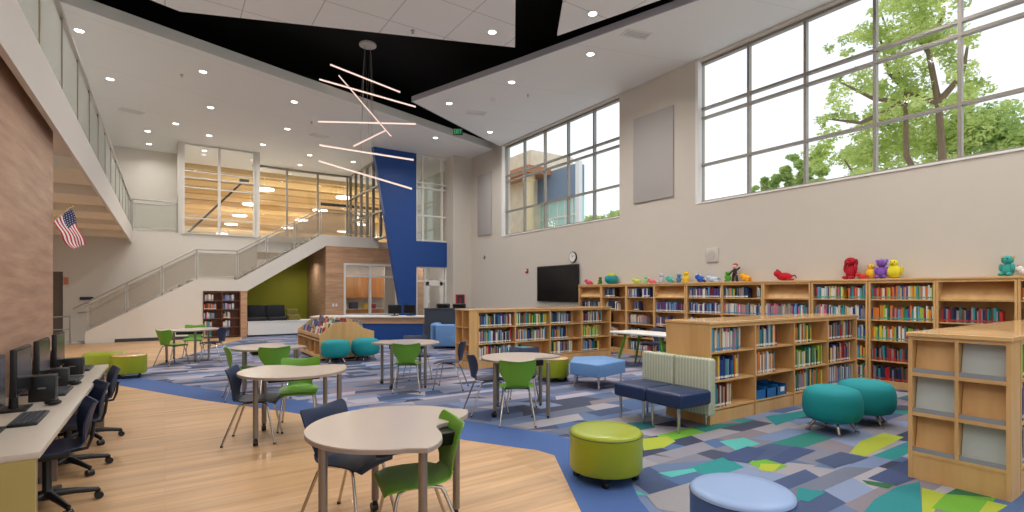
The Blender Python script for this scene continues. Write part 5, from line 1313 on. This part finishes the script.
# ================================================================== TOYS ON THE WALL BOOKCASES
def plush(label, y, col, s_=0.3, kind='bear', col2=None, x=10.25):
    c1 = mat('plush_%d_%d_%d' % tuple(int(q * 255) for q in col[:3]), col, 0.95, noise=0.1, nscale=40)
    c2 = mat('plush_%d_%d_%d' % tuple(int(q * 255) for q in (col2 or col)[:3]), col2 or col, 0.95, noise=0.1, nscale=40)
    t = thing('plush_toy', label, 'toy', (x, y, 1.846), R(-90 + brnd.uniform(-25, 25)), 'plush toys on the wall bookcases')
    b = mb(c1)
    if kind == 'bear':
        b.ball((0, 0, 0.30 * s_), (0.24 * s_, 0.20 * s_, 0.30 * s_)).ball((0, -0.03 * s_, 0.74 * s_), (0.22 * s_, 0.2 * s_, 0.2 * s_))
        for q in (-1, 1):
            b.ball((q * 0.22 * s_, -0.08 * s_, 0.40 * s_), (0.08 * s_, 0.09 * s_, 0.18 * s_)); b.ball((q * 0.15 * s_, -0.22 * s_, 0.09 * s_), (0.09 * s_, 0.17 * s_, 0.09 * s_))
        b.build('body', t, True)
        for q in (-1, 1): mb(c2).ball((q * 0.19 * s_, 0, 0.86 * s_), (0.08 * s_, 0.04 * s_, 0.08 * s_)).build('ear', t, True)
    elif kind == 'dog':
        b.ball((0, 0, 0.34 * s_), (0.25 * s_, 0.2 * s_, 0.34 * s_)).ball((0, -0.03 * s_, 0.80 * s_), (0.24 * s_, 0.2 * s_, 0.19 * s_)).ball((0, -0.18 * s_, 0.74 * s_), (0.10 * s_, 0.12 * s_, 0.09 * s_))
        for q in (-1, 1): b.ball((q * 0.26 * s_, -0.04 * s_, 0.50 * s_), (0.08 * s_, 0.08 * s_, 0.2 * s_)); b.ball((q * 0.14 * s_, -0.16 * s_, 0.08 * s_), (0.10 * s_, 0.18 * s_, 0.08 * s_))
        b.build('body', t, True)
        for q in (-1, 1): mb(c2).ball((q * 0.27 * s_, 0, 0.74 * s_), (0.07 * s_, 0.06 * s_, 0.17 * s_)).build('ear', t, True)
    elif kind == 'lying':
        b.ball((0, 0, 0.24 * s_), (0.42 * s_, 0.24 * s_, 0.24 * s_)).ball((-0.34 * s_, -0.06 * s_, 0.42 * s_), (0.22 * s_, 0.2 * s_, 0.2 * s_))
        for q in (-1, 1): b.ball((0.3 * s_, q * 0.15 * s_, 0.07 * s_), (0.2 * s_, 0.08 * s_, 0.07 * s_))
        b.build('body', t, True)
        mb(c2).tube([(0.38 * s_, 0, 0.25 * s_), (0.56 * s_, 0, 0.3 * s_), (0.66 * s_, 0, 0.14 * s_)], [0.05 * s_, 0.04 * s_, 0.02 * s_], 8).build('tail', t, True)
        for q in (-1, 1): mb(c2).ball((-0.36 * s_, q * 0.15 * s_, 0.58 * s_), (0.05 * s_, 0.05 * s_, 0.1 * s_)).build('ear', t, True)
    elif kind == 'bird':
        b.ball((0, 0, 0.34 * s_), (0.3 * s_, 0.28 * s_, 0.34 * s_)).ball((0, -0.05 * s_, 0.76 * s_), (0.19 * s_, 0.18 * s_, 0.18 * s_)); b.build('body', t, True)
        for q in (-1, 1): mb(c2).ball((q * 0.30 * s_, 0.02 * s_, 0.40 * s_), (0.05 * s_, 0.15 * s_, 0.24 * s_)).build('wing', t, True)
        mb(mat('toy_beak_orange', rgb(230, 140, 40), 0.6)).tube([(0, -0.2 * s_, 0.75 * s_), (0, -0.34 * s_, 0.72 * s_)], [0.06 * s_, 0.01 * s_], 8).build('beak', t, True)
    for q in (-1, 1):
        hx, hy, hz = {'bear': (0.08, -0.21, 0.8), 'dog': (0.09, -0.20, 0.86), 'lying': (0, 0, 0), 'bird': (0.08, -0.2, 0.82)}[kind]
        if kind == 'lying': mb(M_blk).ball((-0.46 * s_, -0.06 * s_ + q * 0.09 * s_ , 0.50 * s_), 0.03 * s_, 8, 6).build('eye', t, True)
        else: mb(M_blk).ball((q * hx * s_, hy * s_, hz * s_), 0.03 * s_, 8, 6).build('eye', t, True)
plush('pink plush toy nearest the television end of the bookcase tops', 11.2, rgb(214, 76, 110), 0.26, 'lying', rgb(240, 150, 60))
plush('small dark green toy second from the television on the bookcase tops', 10.72, rgb(60, 110, 40), 0.22, 'bear')
plush('yellow-green plush toy lying left of the pale toys', 9.35, rgb(190, 206, 90), 0.24, 'lying', rgb(130, 180, 90))
plush('pale green plush toy left of the coral one', 9.05, rgb(150, 200, 150), 0.2, 'bear')
plush('coral pink plush toy left of the white one', 8.85, rgb(224, 120, 130), 0.22, 'lying', rgb(230, 200, 200))
plush('pale grey plush toy in the middle of the toy row', 8.55, rgb(190, 196, 204), 0.26, 'bear')
plush('teal plush toy next to the pale grey one', 8.28, rgb(70, 170, 160), 0.28, 'lying', rgb(190, 220, 200))
plush('slate blue plush toy left of the yellow bear', 8.02, rgb(90, 130, 170), 0.22, 'bear')
plush('yellow plush bear in the middle of the toy row', 7.82, rgb(230, 196, 50), 0.28, 'bear')
plush('royal blue plush toy lying right of the yellow bear', 7.42, rgb(40, 90, 180), 0.30, 'lying', rgb(230, 230, 230))
plush('white and blue plush toy beside the royal blue one', 7.1, rgb(190, 210, 230), 0.26, 'lying', rgb(60, 110, 190))
plush('green plush frog-like toy left of the small clown doll', 6.72, rgb(90, 160, 50), 0.24, 'bear')
plush('orange-yellow plush toy right of the small clown doll', 6.30, rgb(238, 170, 30), 0.28, 'lying', rgb(238, 170, 30))
plush('lone red plush toy above an empty top shelf', 5.49, rgb(190, 28, 40), 0.34, 'lying', rgb(150, 20, 30))
plush('large red plush dog sitting on the wall bookcase', 4.28, rgb(176, 24, 40), 0.40, 'dog', rgb(140, 16, 30))
plush('small red plush toy lying beside the large red dog', 4.08, rgb(206, 60, 50), 0.18, 'lying', rgb(200, 50, 50), x=10.2)
plush('yellow-orange plush chick behind the small red toy', 3.97, rgb(238, 190, 50), 0.28, 'bird', rgb(236, 160, 40), x=10.28)
plush('purple plush rabbit between two yellow toys', 3.80, rgb(130, 86, 176), 0.36, 'bear', rgb(150, 110, 190))
plush('bright yellow plush duck right of the purple rabbit', 3.62, rgb(226, 214, 50), 0.34, 'bird', rgb(220, 200, 40))
plush('tan and teal plush toy alone at the right end of the bookcase tops', 2.2, rgb(60, 160, 150), 0.32, 'bear', rgb(196, 160, 110))
plush('white plush toy at the right picture edge', 2.0, rgb(224, 220, 214), 0.24, 'lying', rgb(220, 90, 90))
# clown doll
t = thing('doll', 'small doll in black and red with a pale face standing on the wall bookcase', 'doll', (10.25, 6.56, 1.846), R(-90))
b = mb(mat('doll_dark_cloth', rgb(60, 34, 44), 0.8)); b.tube([(-0.05, 0, 0), (-0.035, 0, 0.14), (0, 0, 0.18), (0, 0, 0.28)], [0.03, 0.03, 0.05, 0.035], 10).tube([(0.05, 0, 0), (0.035, 0, 0.14)], 0.03, 10).tube([(-0.04, 0, 0.25), (-0.12, -0.03, 0.16)], 0.018, 8).tube([(0.04, 0, 0.25), (0.12, -0.02, 0.3)], 0.018, 8); b.build('body', t, True)
mb(mat('doll_face', rgb(226, 190, 170), 0.7)).ball((0, 0, 0.33), 0.05).build('head', t, True)
mb(M_red).ball((0, 0.015, 0.365), (0.058, 0.055, 0.035)).build('hat', t, True)
# teal bowl
t = thing('teal_pot', 'round teal pot with a yellow rim between toys near the television', 'pot', (10.24, 10.28, 1.846))
mb(mat('teal_glaze', rgb(20, 150, 160), 0.3)).lathe([(0.09, 0), (0.17, 0.07), (0.19, 0.15), (0.17, 0.22), (0.155, 0.22), (0.17, 0.15), (0.15, 0.08)], 28).build('bowl', t, True)
mb(mat('plant_yellow', rgb(200, 200, 70), 0.7)).ball((0, 0, 0.24), (0.13, 0.13, 0.07)).build('filling', t, True)

# ================================================================== BOOK OBJECTS (largest in view as things, the rest packed)
def proj(p):
    d = p.x * sC + p.y * cC
    if d < 0.1: return None
    return (512 + FPX * (p.x * cC - p.y * sC) / d, 293 - FPX * (p.z - 1.6) / d, d)
OCC = [((5.46, 3.82, 0), (9.37, 4.54, 1.25)), ((5.47, 9.42, 0), (9.38, 10.04, 1.26)), ((5.36, 1.13, 0), (9.1, 1.79, 1.26)), ((5.3, 3.72, 0.15), (5.44, 4.84, 0.82)), ((6.1, 2.75, 0.1), (6.65, 3.25, 0.45)), ((6.85, 2.65, 0.1), (7.4, 3.2, 0.45)), ((8.3, 6.75, 0.7), (9.08, 8.4, 0.745)), ((4.74, 3.72, .27), (5.36, 4.84, .45)), ((4.4, 5.0, 0.70), (3.5, 6.2, 0.74))]
def hidden(p):
    o = Vector((0, 0, 1.6)); d = p - o
    for a, b_ in OCC:
        t0, t1 = 0.0, 0.985
        for i in range(3):
            lo, hi = min(a[i], b_[i]), max(a[i], b_[i])
            if abs(d[i]) < 1e-6:
                if o[i] < lo or o[i] > hi: t0 = 2; break
                continue
            q0, q1 = (lo - o[i]) / d[i], (hi - o[i]) / d[i]
            if q0 > q1: q0, q1 = q1, q0
            t0, t1 = max(t0, q0), min(t1, q1)
        if t0 < t1: return True
    return False
scored = []
for bk in BOOKS:
    Mx_, t_, h, d = bk[0], bk[1], bk[2], bk[3]
    a = proj(Mx_ @ Vector((0, 0, 0))); b_ = proj(Mx_ @ Vector((t_, 0, h)))
    s_ = 0
    c_ = Mx_ @ Vector((t_ / 2, -0.03, h * 0.55))
    if a and b_:
        uu, vv = (a[0] + b_[0]) / 2, (a[1] + b_[1]) / 2
        if -2 < uu < 1026 and -2 < vv < 514 and not hidden(c_): s_ = abs(a[0] - b_[0]) * abs(a[1] - b_[1])
    scored.append((s_, bk))
scored.sort(key=lambda q: -q[0])
for s_, bk in scored[:285]:
    if s_ <= 0: break
    b = MB(); book_geo(b, bk[1], bk[2], bk[3], bk[4], bk[5])
    o = b.build('book', label=bk[6], cat='book', group='books standing on the library shelves')
    o.matrix_world = bk[0]
b = MB()
for s_, bk in scored[285:]: book_geo(b, bk[1], bk[2], bk[3], bk[4], bk[5], bk[0])
b.build('shelved_books', label='rows of many small coloured books filling the more distant bookcases', cat='books', kind='stuff')
print('BOOKS', len(BOOKS), sum(1 for q in scored if q[0] > 0))
